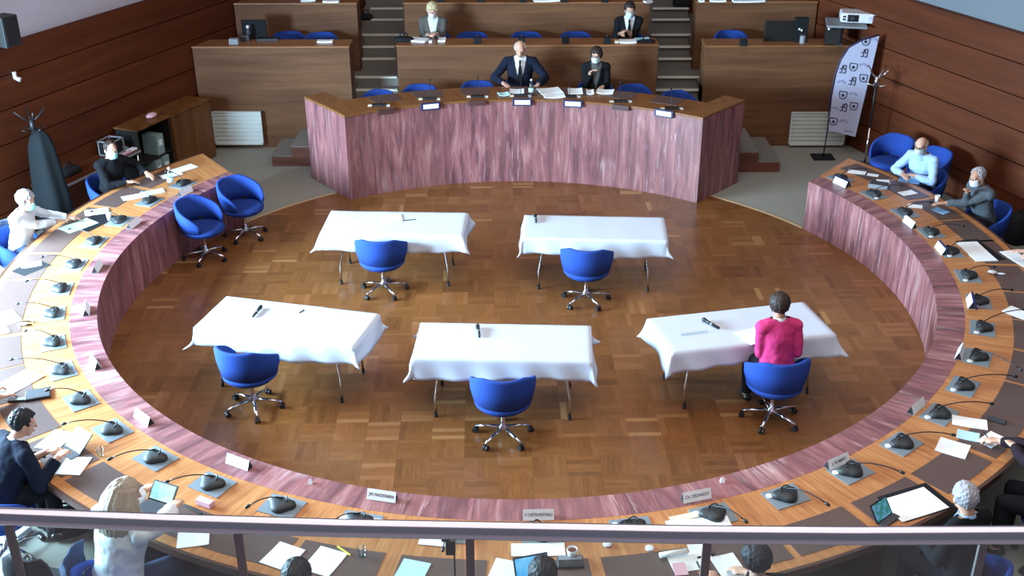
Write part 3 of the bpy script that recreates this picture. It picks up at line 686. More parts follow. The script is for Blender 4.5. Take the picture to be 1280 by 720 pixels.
p = at(48, 494, HT); o = thing('notebook_computer', 'closed black notebook computer at the left edge', 'laptop', p, R(20)); MB().box((0, 0, .012), (.23, .19, .024)).build('casing', 'black', o, False, .004); MB().box((0, 0, .025), (.21, .17, .002)).build('lid', 'dark_grey', o)
p = at(22, 501, HT); o = thing('keypad', 'grey keypad strip beside the black notebook at the left edge', 'keypad', p, R(8)); MB().box((0, 0, .01), (.17, .06, .02)).build('casing', 'black', o, False, .003); MB().box((0, 0, .021), (.15, .042, .003)).build('keys', 'grey_plastic', o)
p = at(36, 405, HT); o = thing('headset', 'black and white cable bundle on the papers at the left edge', 'headset', p, R(10)); MB().tube([(.10*cos(q)*.6, .05*sin(q), .012+.006*sin(3*q)) for q in [2*pi*i/16 for i in range(15)]], .008, 8).build('cable', 'black', o, True); MB().ell((-.05, -.02, .015), (.06, .02, .014)).build('earpiece', 'white_plastic', o, True)
p = at(713, 704, HT); o = thing('calculator', 'grey desk calculator right of the blue-screened laptop', 'calculator', p, R(3)); MB().box((0, 0, .014), (.20, .13, .028)).build('casing', 'dark_grey', o, False, .005); MB().box((0, .03, .0295), (.18, .05, .003)).build('display', 'grey_plastic', o); MB().box((0, -.03, .0295), (.18, .05, .004)).build('keys', 'black', o)
p = at(1246, 526, HT); o = thing('mobile_phone', 'black mobile phone near the edge at right', 'phone', p, R(-35)); MB().box((0, 0, .006), (.16, .08, .012)).build('casing', 'black', o, False, .004); MB().box((0, 0, .0125), (.15, .07, .001)).build('screen', 'dark_grey', o)
p = at(1240, 342, HT); o = thing('earphone_case', 'white earphone case on the right arm', 'case', p, R(-12)); MB().ell((0, 0, .02), (.055, .035, .022)).build('shell', 'white_plastic', o, True); MB().ell((.10, -.01, .012), (.05, .018, .012)).build('earpiece', 'white_plastic', o, True)
p = at(257, 631, HT); o = thing('tissue_box', 'small pink-white box beside the microphone of the long-haired woman', 'box', p, R(-28)); MB().box((0, 0, .025), (.15, .06, .05)).build('carton', 'pink_paper', o, False, .003); MB().box((0, 0, .0505), (.09, .02, .002)).build('slot', 'white', o)
p = at(1098, 234, HT); o = thing('document_box', 'grey flat box at the far right end of the desk', 'box', p, R(-25)); MB().box((0, 0, .03), (.26, .17, .06)).build('body', 'grey_plastic', o, False, .004); MB().box((0, 0, .061), (.24, .15, .003)).build('lid', 'dark_grey', o)
def cup(name, label, px, py, r, h, mat, fill, z=HT, cat='cup', handle=True, group=None):
    o = thing(name, label, cat, at(px, py, z), 0, group)
    MB().lathe([(r*.72, 0), (r, h), (r*.93, h), (r*.66, .004)], 22).build('body', mat, o, True)
    if fill: MB().lathe([(r*.80, h*.82), (r*.80, h*.84)], 20).build('drink', fill, o)
    if handle: MB().tube([(r*.85+.022*sin(q), 0, h*.5+.022*cos(q)) for q in [pi*i/8 for i in range(9)]], .0045, 6).build('handle', mat, o, True)
    return o
cup('coffee_cup', 'white coffee cup right of the blue-screened laptop', 715, 697, .042, .085, 'white_plastic', 'coffee')
cup('drinking_glass', 'clear drinking glass beside the yellow pen at the bottom', 452, 695, .036, .085, 'bottle', None, handle=False)
cup('drinking_glass', 'clear drinking glass beside the tablet of the man in the suit', 126, 570, .034, .085, 'bottle', None, handle=False)
cup('paper_cup', 'white cup near the tray of the grey-haired woman', 137, 275, .035, .10, 'white_plastic', None, handle=False)
cup('paper_cup', 'white cup beside the elbow of the man in grey', 1171, 252, .035, .09, 'white_plastic', None, handle=False)
for lb, px, py in (('white round badge behind the handrail, right of the middle', 812, 686), ('cream round badge behind the handrail, near the coffee cup', 759, 681)):
    o = tag(MB().lathe([(.034, 0), (.034, .012), (.02, .016)], 20).build('round_badge', 'white_plastic', None, False, 0, at(px, py, HT)), lb, 'badge')
for lb, px, py in (('tiny white card stand on the marble at lower left', 388, 604), ('tiny white card stand on the marble at lower right', 903, 602)):
    tag(MB().add([(-.02, -.02, 0), (.02, -.02, 0), (.02, .02, 0), (-.02, .02, 0), (-.012, 0, .045), (.012, 0, .045)], [(0, 1, 5, 4), (2, 3, 4, 5), (1, 2, 5), (3, 0, 4), (3, 2, 1, 0)]).build('card_stand', 'card', None, False, 0, at(px, py, HDESK+.001)), lb, 'card')
def bottle(label, px, py, z, sc=1.0):
    o = thing('water_bottle', label, 'bottle', at(px, py, z)); k = sc
    MB().lathe([(.034*k, 0), (.036*k, .01*k), (.036*k, .13*k), (.03*k, .165*k), (.014*k, .20*k), (.013*k, .215*k)], 18).build('body', 'bottle', o, True)
    MB().lathe([(.036*k+.001, .06*k), (.036*k+.001, .11*k)], 18).build('paper_band', 'cyan_paper', o, True); MB().lathe([(.015*k, .213*k), (.015*k, .235*k)], 14).build('cap', 'white_plastic', o); return o
bottle('clear water bottle on the left arm of the desk', 214, 233, HT, 1.2)

# ------------------------------------------------------------------ on the dais counter
DT = DH+.0005
for lb, px, py in (('navy framed white name plate, leftmost on the dais front', 538, 131), ('navy framed white name plate below the man in the dark suit on the dais', 653, 127), ('navy framed white name plate below the woman on the dais', 716, 129), ('navy framed white name plate, rightmost on the dais front', 828, 142)):
    p = at(px, py, DH-.02); a = math.degrees(atan2(p.y-CY, p.x-CX)); q = rp(4.44, a, DH-.055)
    o = thing('name_plate', lb, 'name plate', q, face_in(a), 'dais name plates')
    MB().box((0, .012, .02), (.30, .03, .11)).build('frame', 'navy_plastic', o, False, .004); MB().box((0, .029, .02), (.24, .004, .07)).build('card', 'card', o)
for lb, px, py in (('empty brown plate holder at the left of the dais front', 482, 138), ('empty brown plate holder left of the man in the suit on the dais', 596, 128), ('empty brown plate holder on the right half of the dais front', 775, 134)):
    p = at(px, py, DH-.02); a = math.degrees(atan2(p.y-CY, p.x-CX)); q = rp(4.44, a, DH-.055)
    o = thing('plate_holder', lb, 'plate holder', q, face_in(a), 'empty plate holders')
    MB().box((0, .012, .02), (.27, .03, .08)).build('frame', 'holder_brown', o, False, .004)
def dais_mic(label, px, py, z=DT, rz=0, group='dais microphones'):
    p = at(px, py, z); t = thing('desk_microphone', label, 'microphone', p, rz, group)
    MB().box((0, 0, .012), (.22, .10, .024)).build('base', 'black', t, False, .006); MB().box((.13, 0, .006), (.07, .07, .012)).build('badge', 'white_plastic', t); MB().box((-.14, 0, .006), (.06, .06, .012)).build('button', 'cream', t)
    MB().tube([(0, .02, .02), (0, .05, .12), (0, .12, .20), (0, .20, .24)], .005, 8).build('gooseneck', 'black', t, True); MB().ell((0, .21, .245), (.014, .03, .014)).build('capsule', 'black', t, True)
for w, px, py in (('leftmost on the dais counter', 474, 132), ('second from the left on the dais counter', 537, 124), ('in front of the empty chair left of the man in the suit', 597, 121), ('in front of the man in the suit on the dais', 651, 120), ('in front of the woman on the dais', 712, 121), ('right of the woman on the dais', 776, 127), ('rightmost on the dais counter', 840, 136)):
    dais_mic('black desk microphone '+w, px, py)
for lb, a, b, w, m in (('white sheet in front of the man in the suit on the dais', (637, 115), (655, 115), .22, 'white'), ('mask and white sheet left of the man in the suit on the dais', (623, 119), (636, 118), .16, 'cyan_paper'), ('white papers right of the man in the suit on the dais', (674, 116), (701, 114), .34, 'white'), ('low white sheet between the two people on the dais', (680, 122), (706, 121), .14, 'white'),
                    ('white sheets on a stand between the two people on the dais', (710, 115), (728, 115), .30, 'white'), ('open white book in front of the woman on the dais, left page', (733, 116), (742, 116), .22, 'white'), ('open white book in front of the woman on the dais, right page', (746, 115), (767, 116), .22, 'white')):
    sheet(lb, a, b, w, m, DT+.004, .012, group='papers on the dais', curl=.012)
bottle('clear water bottle on the dais beside the man in the suit', 664, 120, DT, 1.15)
cup('drinking_glass', 'clear drinking glass on the dais beside the bottle', 670, 119, .04, .1, 'bottle', None, DT, handle=False)
# ------------------------------------------------------------------ on the benches of the tiers
Z1 = 1.787
def cupdev(lb, px, py, z, k=1.0): # black microphone socket blocks
    o = thing('socket_block', lb, 'socket block', at(px, py, z), 0, 'black socket blocks'); MB().box((0, 0, .05*k), (.12*k, .10*k, .10*k)).build('block', 'black_soft', o, False, .006); MB().tube([(0, 0, .1*k), (0, .02, .14*k)], .012, 8).build('stub', 'black', o)
for i, px in enumerate((597, 652, 707, 759)): cupdev('black socket block on the middle bench desk, %s from the left' % ORD[i], px, 54, Z1)
for i, px in enumerate((551, 601, 654, 706, 756)): cupdev('black socket block on the topmost centre bench, %s from the left' % ORD[i], px, 2.5, Z2)
cupdev('black socket block on the bench desk above the right radiator', 929, 57, 1.768)
for lb, a, b, w, m, z in (('white papers left of the woman on the middle bench', (510, 50), (534, 52), .22, 'white', Z1), ('white papers right of the woman on the middle bench', (548, 51), (557, 51), .22, 'white', Z1), ('small white card under the hands of the woman on the middle bench', (536, 53), (540, 53), .10, 'white', Z1), ('white folder in front of the man on the middle bench', (774, 53), (795, 53), .18, 'white', Z1), ('white sheet right of the man on the middle bench', (795, 51), (812, 50), .14, 'cyan_paper', Z1), ('cream note left of the man on the middle bench', (768, 53), (773, 53), .12, 'cream', Z1),
                      ('white card standing on the bench above the left radiator', (397, 53), (416, 53), .12, 'white', 1.778), ('white papers on the topmost left bench, left of two', (376, 2), (394, 1), .12, 'card', Z2), ('white papers on the topmost left bench, right of two', (404, 3), (424, 3), .13, 'white', Z2), ('white papers on the topmost centre bench', (667, 2), (699, 1), .16, 'white', Z2), ('small white papers on the topmost right bench by the stairs', (873, 2), (880, 2), .13, 'white', Z2), ('white folder on the topmost right bench', (887, 2), (907, 2), .13, 'white', Z2), ('long white papers on the topmost right bench', (916, 3), (955, 2), .13, 'white', Z2), ('white edge of papers at the right end of the topmost centre bench', (806, 4), (814, 3), .1, 'card', Z2)):
    sheet(lb, a, b, w, m, z, .03, group='papers on the benches', curl=.006)
def bag(lb, loc, dims, rz=0, mat='black_soft', name='bag'):
    o = thing(name, lb, 'bag', loc, rz); mb = MB(); x, y, z = dims; secs = []
    for q, k in ((0, .85), (.1, 1), (.5, 1), (.85, .8), (1, .45)): secs.append([(x/2*k*(abs(cos(a))**.6)*(1 if cos(a) > 0 else -1), y/2*k*(abs(sin(a))**.6)*(1 if sin(a) > 0 else -1), z*q) for a in [2*pi*i/20 for i in range(20)]])
    mb.loft(secs).build('body', mat, o, True); MB().tube([(x*.2*cos(q), 0, z*.95+.08*sin(q)) for q in [pi*i/8 for i in range(9)]], .01, 6).build('handle', mat, o, True); return o
bag('flat black bag at the left end of the middle bench', at(505, 51, Z1), (.34, .2, .07))
bag('dark bag on the stairs left of the upper centre benches', at(458, 24, 1.62), (.26, .2, .1))
bag('dark bag at the top edge on the right stairs', at(852, 7, 1.8), (.34, .2, .16))
bag('black bag on the bench behind the papers of the man on the middle bench', at(808, 53, Z1), (.3, .12, .05))
# equipment at the two ends of the lower benches
p = at(312, 52, 1.778); o = thing('control_desk', 'dark control console at the left end of the bench above the left radiator', 'console', (p.x, p.y+.1, 1.776)); MB().box((.05, .12, .16), (.42, .05, .32)).build('monitor', 'black_soft', o, False, .008); MB().box((-.08, -.02, .05), (.14, .14, .10)).build('amplifier', 'dark_grey', o, False, .006); MB().box((.3, 0, .02), (.36, .14, .04)).build('mixer', 'black', o); MB().lathe([(.03, .09), (.04, .14), (.025, .2), (.012, .22)], 14, (-.02, -.04, 0)).build('lamp', 'dark_grey', o, True); MB().ell((-.02, -.05, .24), .03).build('bulb', 'white_plastic', o, True)
p = at(302, 55, 1.778); tag(MB().box((0, 0, .05), (.16, .12, .10)).build('small_amplifier', 'grey_plastic', None, False, .008, (p.x-.12, p.y, 1.776)), 'small grey box at the left end of the bench above the left radiator', 'amplifier')
p = at(985, 55, 1.768); o = thing('video_monitor', 'dark monitor and box at the right end of the bench behind the feather flag', 'monitor', (p.x, p.y+.12, 1.766)); MB().box((-.12, .1, .17), (.5, .06, .34)).build('monitor', 'shelf_dark', o, False, .008); MB().box((.24, .08, .2), (.22, .12, .40)).build('camera_box', 'black_soft', o, False, .006)
for x, z in ((.20, .22), (.24, .20)): MB().ell((x, .01, z), .02).build('lens', 'white_plastic', o, True)
MB().lathe([(.05, 0), (.05, .12), (.045, .125)], 16, (.26, -.04, 0)).build('grey_can', 'grey_plastic', o)

# ------------------------------------------------------------------ walls: radiators, projector, flag, coat stands, speaker
def radiator(lb, x0, x1, z0, z1, y):
    o = thing('radiator', lb, 'radiator', ((x0+x1)/2, y, z0), 0, 'cream radiators'); w, h = x1-x0, z1-z0; mb = MB(); mb.box((0, .035, h/2), (w, .03, h))
    n = 8
    for k in range(n): mb.box((0, .012, h*(k+.5)/n), (w-.03, .03, h/n*.72))
    mb.build('panel', 'radiator', o, False, .004); f = MB()
    for s in (-1, 1): f.box((s*(w/2-.012), .01, h/2), (.024, .06, h))
    f.box((0, .01, h+.005), (w, .06, .015)); f.box((0, .01, .01), (w, .06, .03)); f.build('frame', 'radiator', o)
    MB().tube([(w/2-.05, .03, .01), (w/2-.05, .03, -.04), (w/2-.05, .095, -.05)], .012, 8).build('pipe', 'chrome', o)
radiator('cream radiator under the left bench beside the wooden cabinet', -5.18, -4.34, .09, .66, 18.45)
radiator('cream radiator under the right bench, half behind the feather flag', 4.74, 5.70, .05, .62, 18.45)
# projector on a wall shelf
sc_ = aty(1058, 31, 18.45); o = thing('wall_shelf', 'grey wall shelf carrying the projector', 'shelf', (sc_.x, 18.45, sc_.z), R(-12)); MB().box((0, .12, 0), (.64, .62, .035)).build('shelf_board', 'grey_plastic', o, False, .005)
MB().box((-.06, .02, -.19), (.06, .08, .34)).build('bracket', 'dark_grey', o); MB().box((-.2, .05, -.17), (.24, .26, .29)).build('equipment_box', 'shelf_dark', o); MB().ell((-.28, -.18, -.04), .022).build('knob', 'white_plastic', o, True); MB().box((.2, .12, -.05), (.2, .05, .06)).build('wall_bar', 'dark_grey', o)
pp = aty(1071, 26, 18.62); o = thing('projector', 'white projector with a dark lens on the wall shelf', 'projector', (pp.x+.02, 18.62, sc_.z+.03), R(-12))
mb = MB(); mb.loft([[(x*.30*k, y*.19*k, z) for x, y in ((-1, -1), (-.8, -1.08), (.8, -1.08), (1, -1), (1, .9), (.8, 1), (-.8, 1), (-1, .9))] for z, k in ((0, .95), (.03, 1), (.13, 1), (.155, .93))]); mb.build('body', 'white_plastic', o, False, .008)
MB().box((-.10, -.205, .078), (.18, .02, .115)).build('lens_recess', 'black', o, False, .01); MB().lathe([(.04, 0), (.04, .03), (.03, .032)], 18, T=Matrix.Translation((-.10, -.21, .078)) @ Matrix.Rotation(R(90), 4, 'X')).build('lens', 'mic_grey', o, True)
MB().box((-.24, -.202, .1), (.05, .012, .03)).box((-.24, -.202, .055), (.05, .012, .03)).build('vent', 'mic_grey', o); MB().box((.2, -.2, .08), (.10, .012, .06)).build('side_label', 'flag', o)
# feather flag
bp = at(1028, 197, 0); YF = bp.y
FP = [aty(x, y, YF) for x, y in ((1036, 163), (1040, 122), (1046, 92), (1052, 75), (1062, 60), (1078, 51), (1099, 45), (1091, 80), (1082, 116), (1069, 171))]
o = thing('feather_flag', 'pale feather flag printed with dark emblems on a slanted pole', 'flag', (bp.x, YF, 0)); off = Vector((bp.x, YF, 0))
mb = MB(); n = len(FP); V = [p-off+Vector((0, -.004, 0)) for p in FP]+[p-off+Vector((0, .004, 0)) for p in FP]; mb.add(V, [tuple(range(n)), tuple(range(2*n-1, n-1, -1))]+[((i+1) % n, i, n+i, n+(i+1) % n) for i in range(n)]); mb.build('banner', 'flag', o, recalc=True)
pl = [aty(x, y, YF)-off for x, y in ((1029, 192), (1034, 166), (1038, 122), (1044.5, 91), (1051, 74), (1061, 58.5), (1078, 49.5), (1099, 43.5))]; pl[0] = Vector((.01, 0, .02))
MB().tube(pl, .011, 8).build('pole', 'navy_plastic', o, True); MB().box((0, 0, .012), (.36, .30, .024)).build('base_plate', 'black_soft', o, False, .004)
mk, mp = MB(), MB()
ax = aty(1050, 130, YF)-aty(1040, 128.5, YF); ax.y = 0; ax.normalize(); ay = aty(1047, 90, YF)-aty(1038, 145, YF); ay.y = 0; ay.normalize()
def markT(px, py): X = Matrix((ax, ay, ax.cross(ay))).transposed().to_4x4(); X.translation = aty(px, py, YF)-off+Vector((0, -.0065, 0)); return X
def shield(T, mb, s=.062):
    for a, b in (((-1, 1), (1, 1)), ((1, 1), (1, -.2)), ((1, -.2), (.5, -.9)), ((.5, -.9), (-.5, -.9)), ((-.5, -.9), (-1, -.2)), ((-1, -.2), (-1, 1))):
        d = Vector((b[0]-a[0], b[1]-a[1])); L = d.length*s; mb.box((0, 0, 0), (L, s*.22, .003), 0, 0, T @ Matrix.Translation(((a[0]+b[0])/2*s, (a[1]+b[1])/2*s, 0)) @ Matrix.Rotation(atan2(d.y, d.x), 4, 'Z'))
    for k in range(5): mb.box((0, 0, 0), (s*.5, s*.26, .003), 0, 0, T @ Matrix.Rotation(R(72*k+18), 4, 'Z') @ Matrix.Translation((s*.22, 0, 0)))
def digits(T, mb, s=.062):
    for cx, st in ((-.45, 'bcdg'), (.55, 'abcdfg')):
        for c in st:
            x, y, w, h = {'a': (0, 1, .7, .26), 'b': (.33, .5, .26, .9), 'c': (.33, -.5, .26, .9), 'd': (0, -1, .7, .26), 'e': (-.33, -.5, .26, .9), 'f': (-.33, .5, .26, .9), 'g': (0, 0, .7, .26)}[c]
            mb.box(((cx+x)*s, y*s, 0), (w*s, h*s, .003), 0, 0, T)
def arcs(T, mb, s=.07):
    for r in (1, .7):
        for k in range(7):
            q = R(20+140*k/6); mb.box((0, 0, 0), (s*.42*r, s*.12, .003), 0, 0, T @ Matrix.Translation((cos(q)*r*s, sin(q)*r*s*.8-.3*s, 0)) @ Matrix.Rotation(q+pi/2, 4, 'Z'))
for px, py in ((1082, 52), (1066.5, 84), (1079, 98), (1053.5, 119), (1067, 133), (1041.5, 152)): mk = MB(); shield(markT(px, py), mk); mk.build('shield_emblem', 'flag_mark', o)
for px, py in ((1080, 66), (1053, 86), (1065, 101), (1054, 134)): mk = MB(); digits(markT(px, py), mk); mk.build('number_lettering', 'flag_mark', o)
for px, py in ((1079, 82), (1051.5, 103), (1066, 118), (1043, 136), (1054, 152), (1092, 50)): mp = MB(); arcs(markT(px, py), mp); mp.build('arc_logo', 'flag_pale', o)
me = text_mesh('mairie.fr', .045); me.transform(markT(1061, 164)); link('lettering', me, 'flag_mark', o)
# coat stands
def coat_stand(lb, base, h, hm='chrome'):
    o = thing('coat_stand', lb, 'coat stand', base); MB().tube([(0, 0, .03), (0, 0, h*.45)], .017, 10).build('lower_pole', 'chrome', o, True); MB().tube([(0, 0, h*.45), (0, 0, h)], .016, 10).build('pole', 'black', o, True)
    for k in range(5): q = 2*pi*k/5+.2; MB().tube([(0, 0, .07), (.14*cos(q), .14*sin(q), .05), (.27*cos(q), .27*sin(q), .012)], [.02, .016, .014], 8).build('foot', 'black', o, True)
    hub = MB().tube([(0, 0, h-.16), (0, 0, h+.02)], .035, 12).build('hub', hm, o, True)
    for k in range(4):
        q = 2*pi*k/4+.6; MB().tube([(0, 0, h-.02), (.10*cos(q), .10*sin(q), h+.05), (.2*cos(q), .2*sin(q), h+.16)], [.012, .011, .012], 8).build('upper_hook', hm, o, True)
        q += .4; MB().tube([(0, 0, h-.12), (.10*cos(q), .10*sin(q), h-.13), (.17*cos(q), .17*sin(q), h-.09)], [.011, .01, .011], 8).build('lower_hook', hm, o, True)
    return o
b = at(1087, 207, 0)+Vector((-.12, -.1, 0)); coat_stand('black coat stand with chrome hooks beside the feather flag', b, 1.52)
b = Vector((-6.57, 14.62, 0)); coat_stand('dark coat stand holding a black coat at the left wall', b, 1.74, 'black')
q = MB(); secs = []
for z, rx, ry in ((.35, .25, .17), (.7, .235, .16), (1.1, .20, .15), (1.4, .17, .14), (1.55, .12, .10), (1.62, .06, .05)):
    secs.append([(b.x+.10+rx*cos(a)*(1+.10*sin(5*a+z*2)), b.y-.06+ry*sin(a)*(1+.12*sin(4*a)), z) for a in [2*pi*i/40 for i in range(40)]])
tag(q.loft(secs).build('hanging_coat', 'coat', None, True), 'long black coat hanging from the coat stand at the left wall', 'coat')
# speaker and small white camera on the left wall
p = aty(3, 37, 14.75); o = thing('loudspeaker', 'dark loudspeaker at the upper left corner of the view', 'loudspeaker', (p.x+.06, p.y-.05, p.z-.20), R(64)); MB().box((0, 0, .2), (.26, .24, .40)).build('cabinet', 'mic_grey', o, False, .01); MB().box((0, -.123, .2), (.22, .01, .36)).build('grille', 'black', o); MB().box((0, .19, .2), (.06, .16, .06)).build('bracket', 'black', o)
p = aty(17, 97, 15.0); o = thing('wall_camera', 'small white camera on the wood wall at left', 'camera', (p.x+.02, p.y, p.z), R(40)); MB().tube([(0, 0, .08), (.0, 0, 0), (.05, -.05, -.03)], [.03, .028, .034], 12).build('body', 'white_plastic', o, True); MB().box((-.05, .05, 0), (.06, .06, .12)).build('wall_mount', 'black', o)
# left cabinets and side table
dx = Vector((.3717, .9283, 0)); nrm = Vector((dx.y, -dx.x, 0)); rz = atan2(dx.y, dx.x); wp = Vector((-5.47, 18.47, 0))
ctr = wp-dx*.72+nrm*.27
o = thing('wooden_cabinet', 'tall brown wooden cabinet beside the left radiator', 'cabinet', ctr, rz)
MB().box((0, 0, .5), (1.0, .46, .98)).build('body', 'cabinet_wood', o, False, .004); MB().box((0, 0, 1.0), (1.03, .49, .025)).build('top', 'cabinet_wood', o, False, .004)
for s in (-1, 1): d_ = MB().box((s*.25, -.235, .5), (.485, .012, .93)).build('door', 'cabinet_wood', o, False, .003)
c2 = ctr-dx*.94+nrm*.0
o = thing('open_bookcase', 'black open bookcase with a wooden top left of the brown cabinet', 'bookcase', c2, rz)
b_ = MB(); W_, H_ = .78, 1.0
for s in (-1, 1): b_.box((s*(W_/2-.012), 0, H_/2), (.024, .42, H_))
b_.box((0, .2, H_/2), (W_, .02, H_))
b_.build('carcass', 'shelf_dark', o)
for z in (.03, .46): MB().box((0, 0, z), (W_-.03, .40, .02)).build('shelf', 'shelf_dark', o)
MB().box((0, 0, H_+.01), (W_+.03, .45, .028)).build('top', 'cabinet_wood', o, False, .004)
def onlocal(o, v): return Matrix.Translation(o.location) @ Matrix.Rotation(o.rotation_euler.z, 4, 'Z') @ Vector(v)
for lb, x, z, h in (('pale binder on the upper shelf of the black bookcase', .12, .472, .32), ('pale teal binder on the lower shelf of the black bookcase, left', .02, .042, .36), ('pale grey binder on the lower shelf of the black bookcase, right', .20, .042, .38)):
    k = onlocal(o, (x, -.06, z)); e = thing('binder', lb, 'binder', k, rz, 'binders in the bookcase'); MB().box((0, 0, h/2), (.17 if z > .1 else .15, .28, h)).build('cover', 'binder', e, False, .004); MB().box((0, -.142, h*.6), (.08, .004, .1)).build('spine_label', 'card', e)
k = onlocal(o, (.22, -.02, H_+.024)); tag(MB().ell((0, 0, .035), (.11, .07, .04)).build('soft_pouch', 'pink_paper', None, True, 0, k, rz), 'small pale pouch on the wooden top of the bookcase', 'pouch')
o = thing('side_table', 'low reddish wooden table with metal legs behind the man in black', 'table', wp-dx*2.97+nrm*.275, rz)
MB().box((0, 0, .71), (1.82, .46, .03)).build('tabletop', 'wall_wood', o, False, .004)
for sx in (-1, 1):
    for sy in (-1, 1): MB().tube([(sx*.87, sy*.19, .70), (sx*.87, sy*.19, .005)], .018, 8).build('leg', 'chrome', o, True)
MB().box((0, -.235, .70), (1.82, .012, .035)).build('metal_edge', 'grey_plastic', o)
tabO = o
def ontable(x, y): return onlocal(tabO, (x, y, .7255))
k = ontable(.60, .04); o = thing('wire_crate', 'wire crate with pale edges on the side table', 'crate', k, rz+.1); mb = MB(); w, d_, h = .28, .24, .22
for a in (-1, 1):
    for c in (-1, 1): mb.box((a*w/2, c*d_/2, h/2), (.018, .018, h)); mb.box((0, a*d_/2, (h if c > 0 else 0.009)), (w+.018, .018, .018)); mb.box((a*w/2, 0, (h if c > 0 else .009)), (.018, d_+.018, .018))
mb.build('frame', 'grey_plastic', o); MB().box((0, 0, h*.45), (w-.03, d_-.03, h*.8)).build('dark_contents', 'black_soft', o)
for lb, x, y, w, d_, m in (('teal folder on the side table beside the crate', .77, .05, .24, .16, 'binder'), ('white paper on the side table, nearest the bookcase', .82, -.14, .16, .10, 'white'), ('pale pink paper on the side table behind the man in black', .66, -.17, .20, .07, 'pink_paper')):
    k = ontable(x, y); tag(MB().box((0, 0, .012), (w, d_, .024)).build('folder_stack', m, None, False, .002, k, rz), lb, 'paper')
bag('dark flat bag lying on the side table at left', ontable(-.35, .03), (.40, .24, .10), rz)
# far right: black bag on the floor by the wall
bag('black case standing by the right wall at the right edge', at(1275, 306, 0)+Vector((-.02, .1, 0)), (.35, .3, .45), .3, 'black_soft', 'briefcase')
# ------------------------------------------------------------------ people
SKIN = plain('skin', 'c29680', .55, 0, .35, .06, 40); SKIN2 = plain('skin tanned', 'a87a62', .55, 0, .35, .06, 40)
EYE = plain('eye white', 'd8d4cc', .3); IRIS = plain('iris', '2a211c', .3); LIP = plain('lip', '9a5f55', .5); MASKM = plain('surgical mask', 'c9dfe6', .8, 0, .2, .03); MASKW = plain('white mask', 'e6e8ec', .8, 0, .2, .03); MASKT = plain('teal mask', '86c9c2', .8, 0, .2, .03)
def hairm(n, c): return plain(n, c, .6, 0, .4, .3, 70)
H_GREY = hairm('grey hair', '96949a'); H_WHITE = hairm('white hair', 'c9c6c2'); H_DARK = hairm('dark brown hair', '2a1c18'); H_BLACK = hairm('black hair', '17151a'); H_BLOND = hairm('ash blond hair', '968a7a'); H_LIGHT = hairm('light blond hair', 'c4b48e')
NAVY = fabric('navy suit cloth', '161c2c'); BLACKC = fabric('black cloth', '15161a'); GREYC = fabric('grey jacket cloth', '4c5258'); GREYB = fabric('grey tweed', '55524f'); WHITEC = fabric('white cotton', 'd3d8dc', .05); LBLUE = fabric('light blue cotton', '9db8dc', .06); PINK = fabric('pink knit', 'c2386e'); JEANS = fabric('blue jeans', '2b3650'); DARKT = fabric('dark trousers', '1c1d24'); MAROON = fabric('dark plum cloth', '241a22'); SHOE = plain('black shoe', '121214', .4)
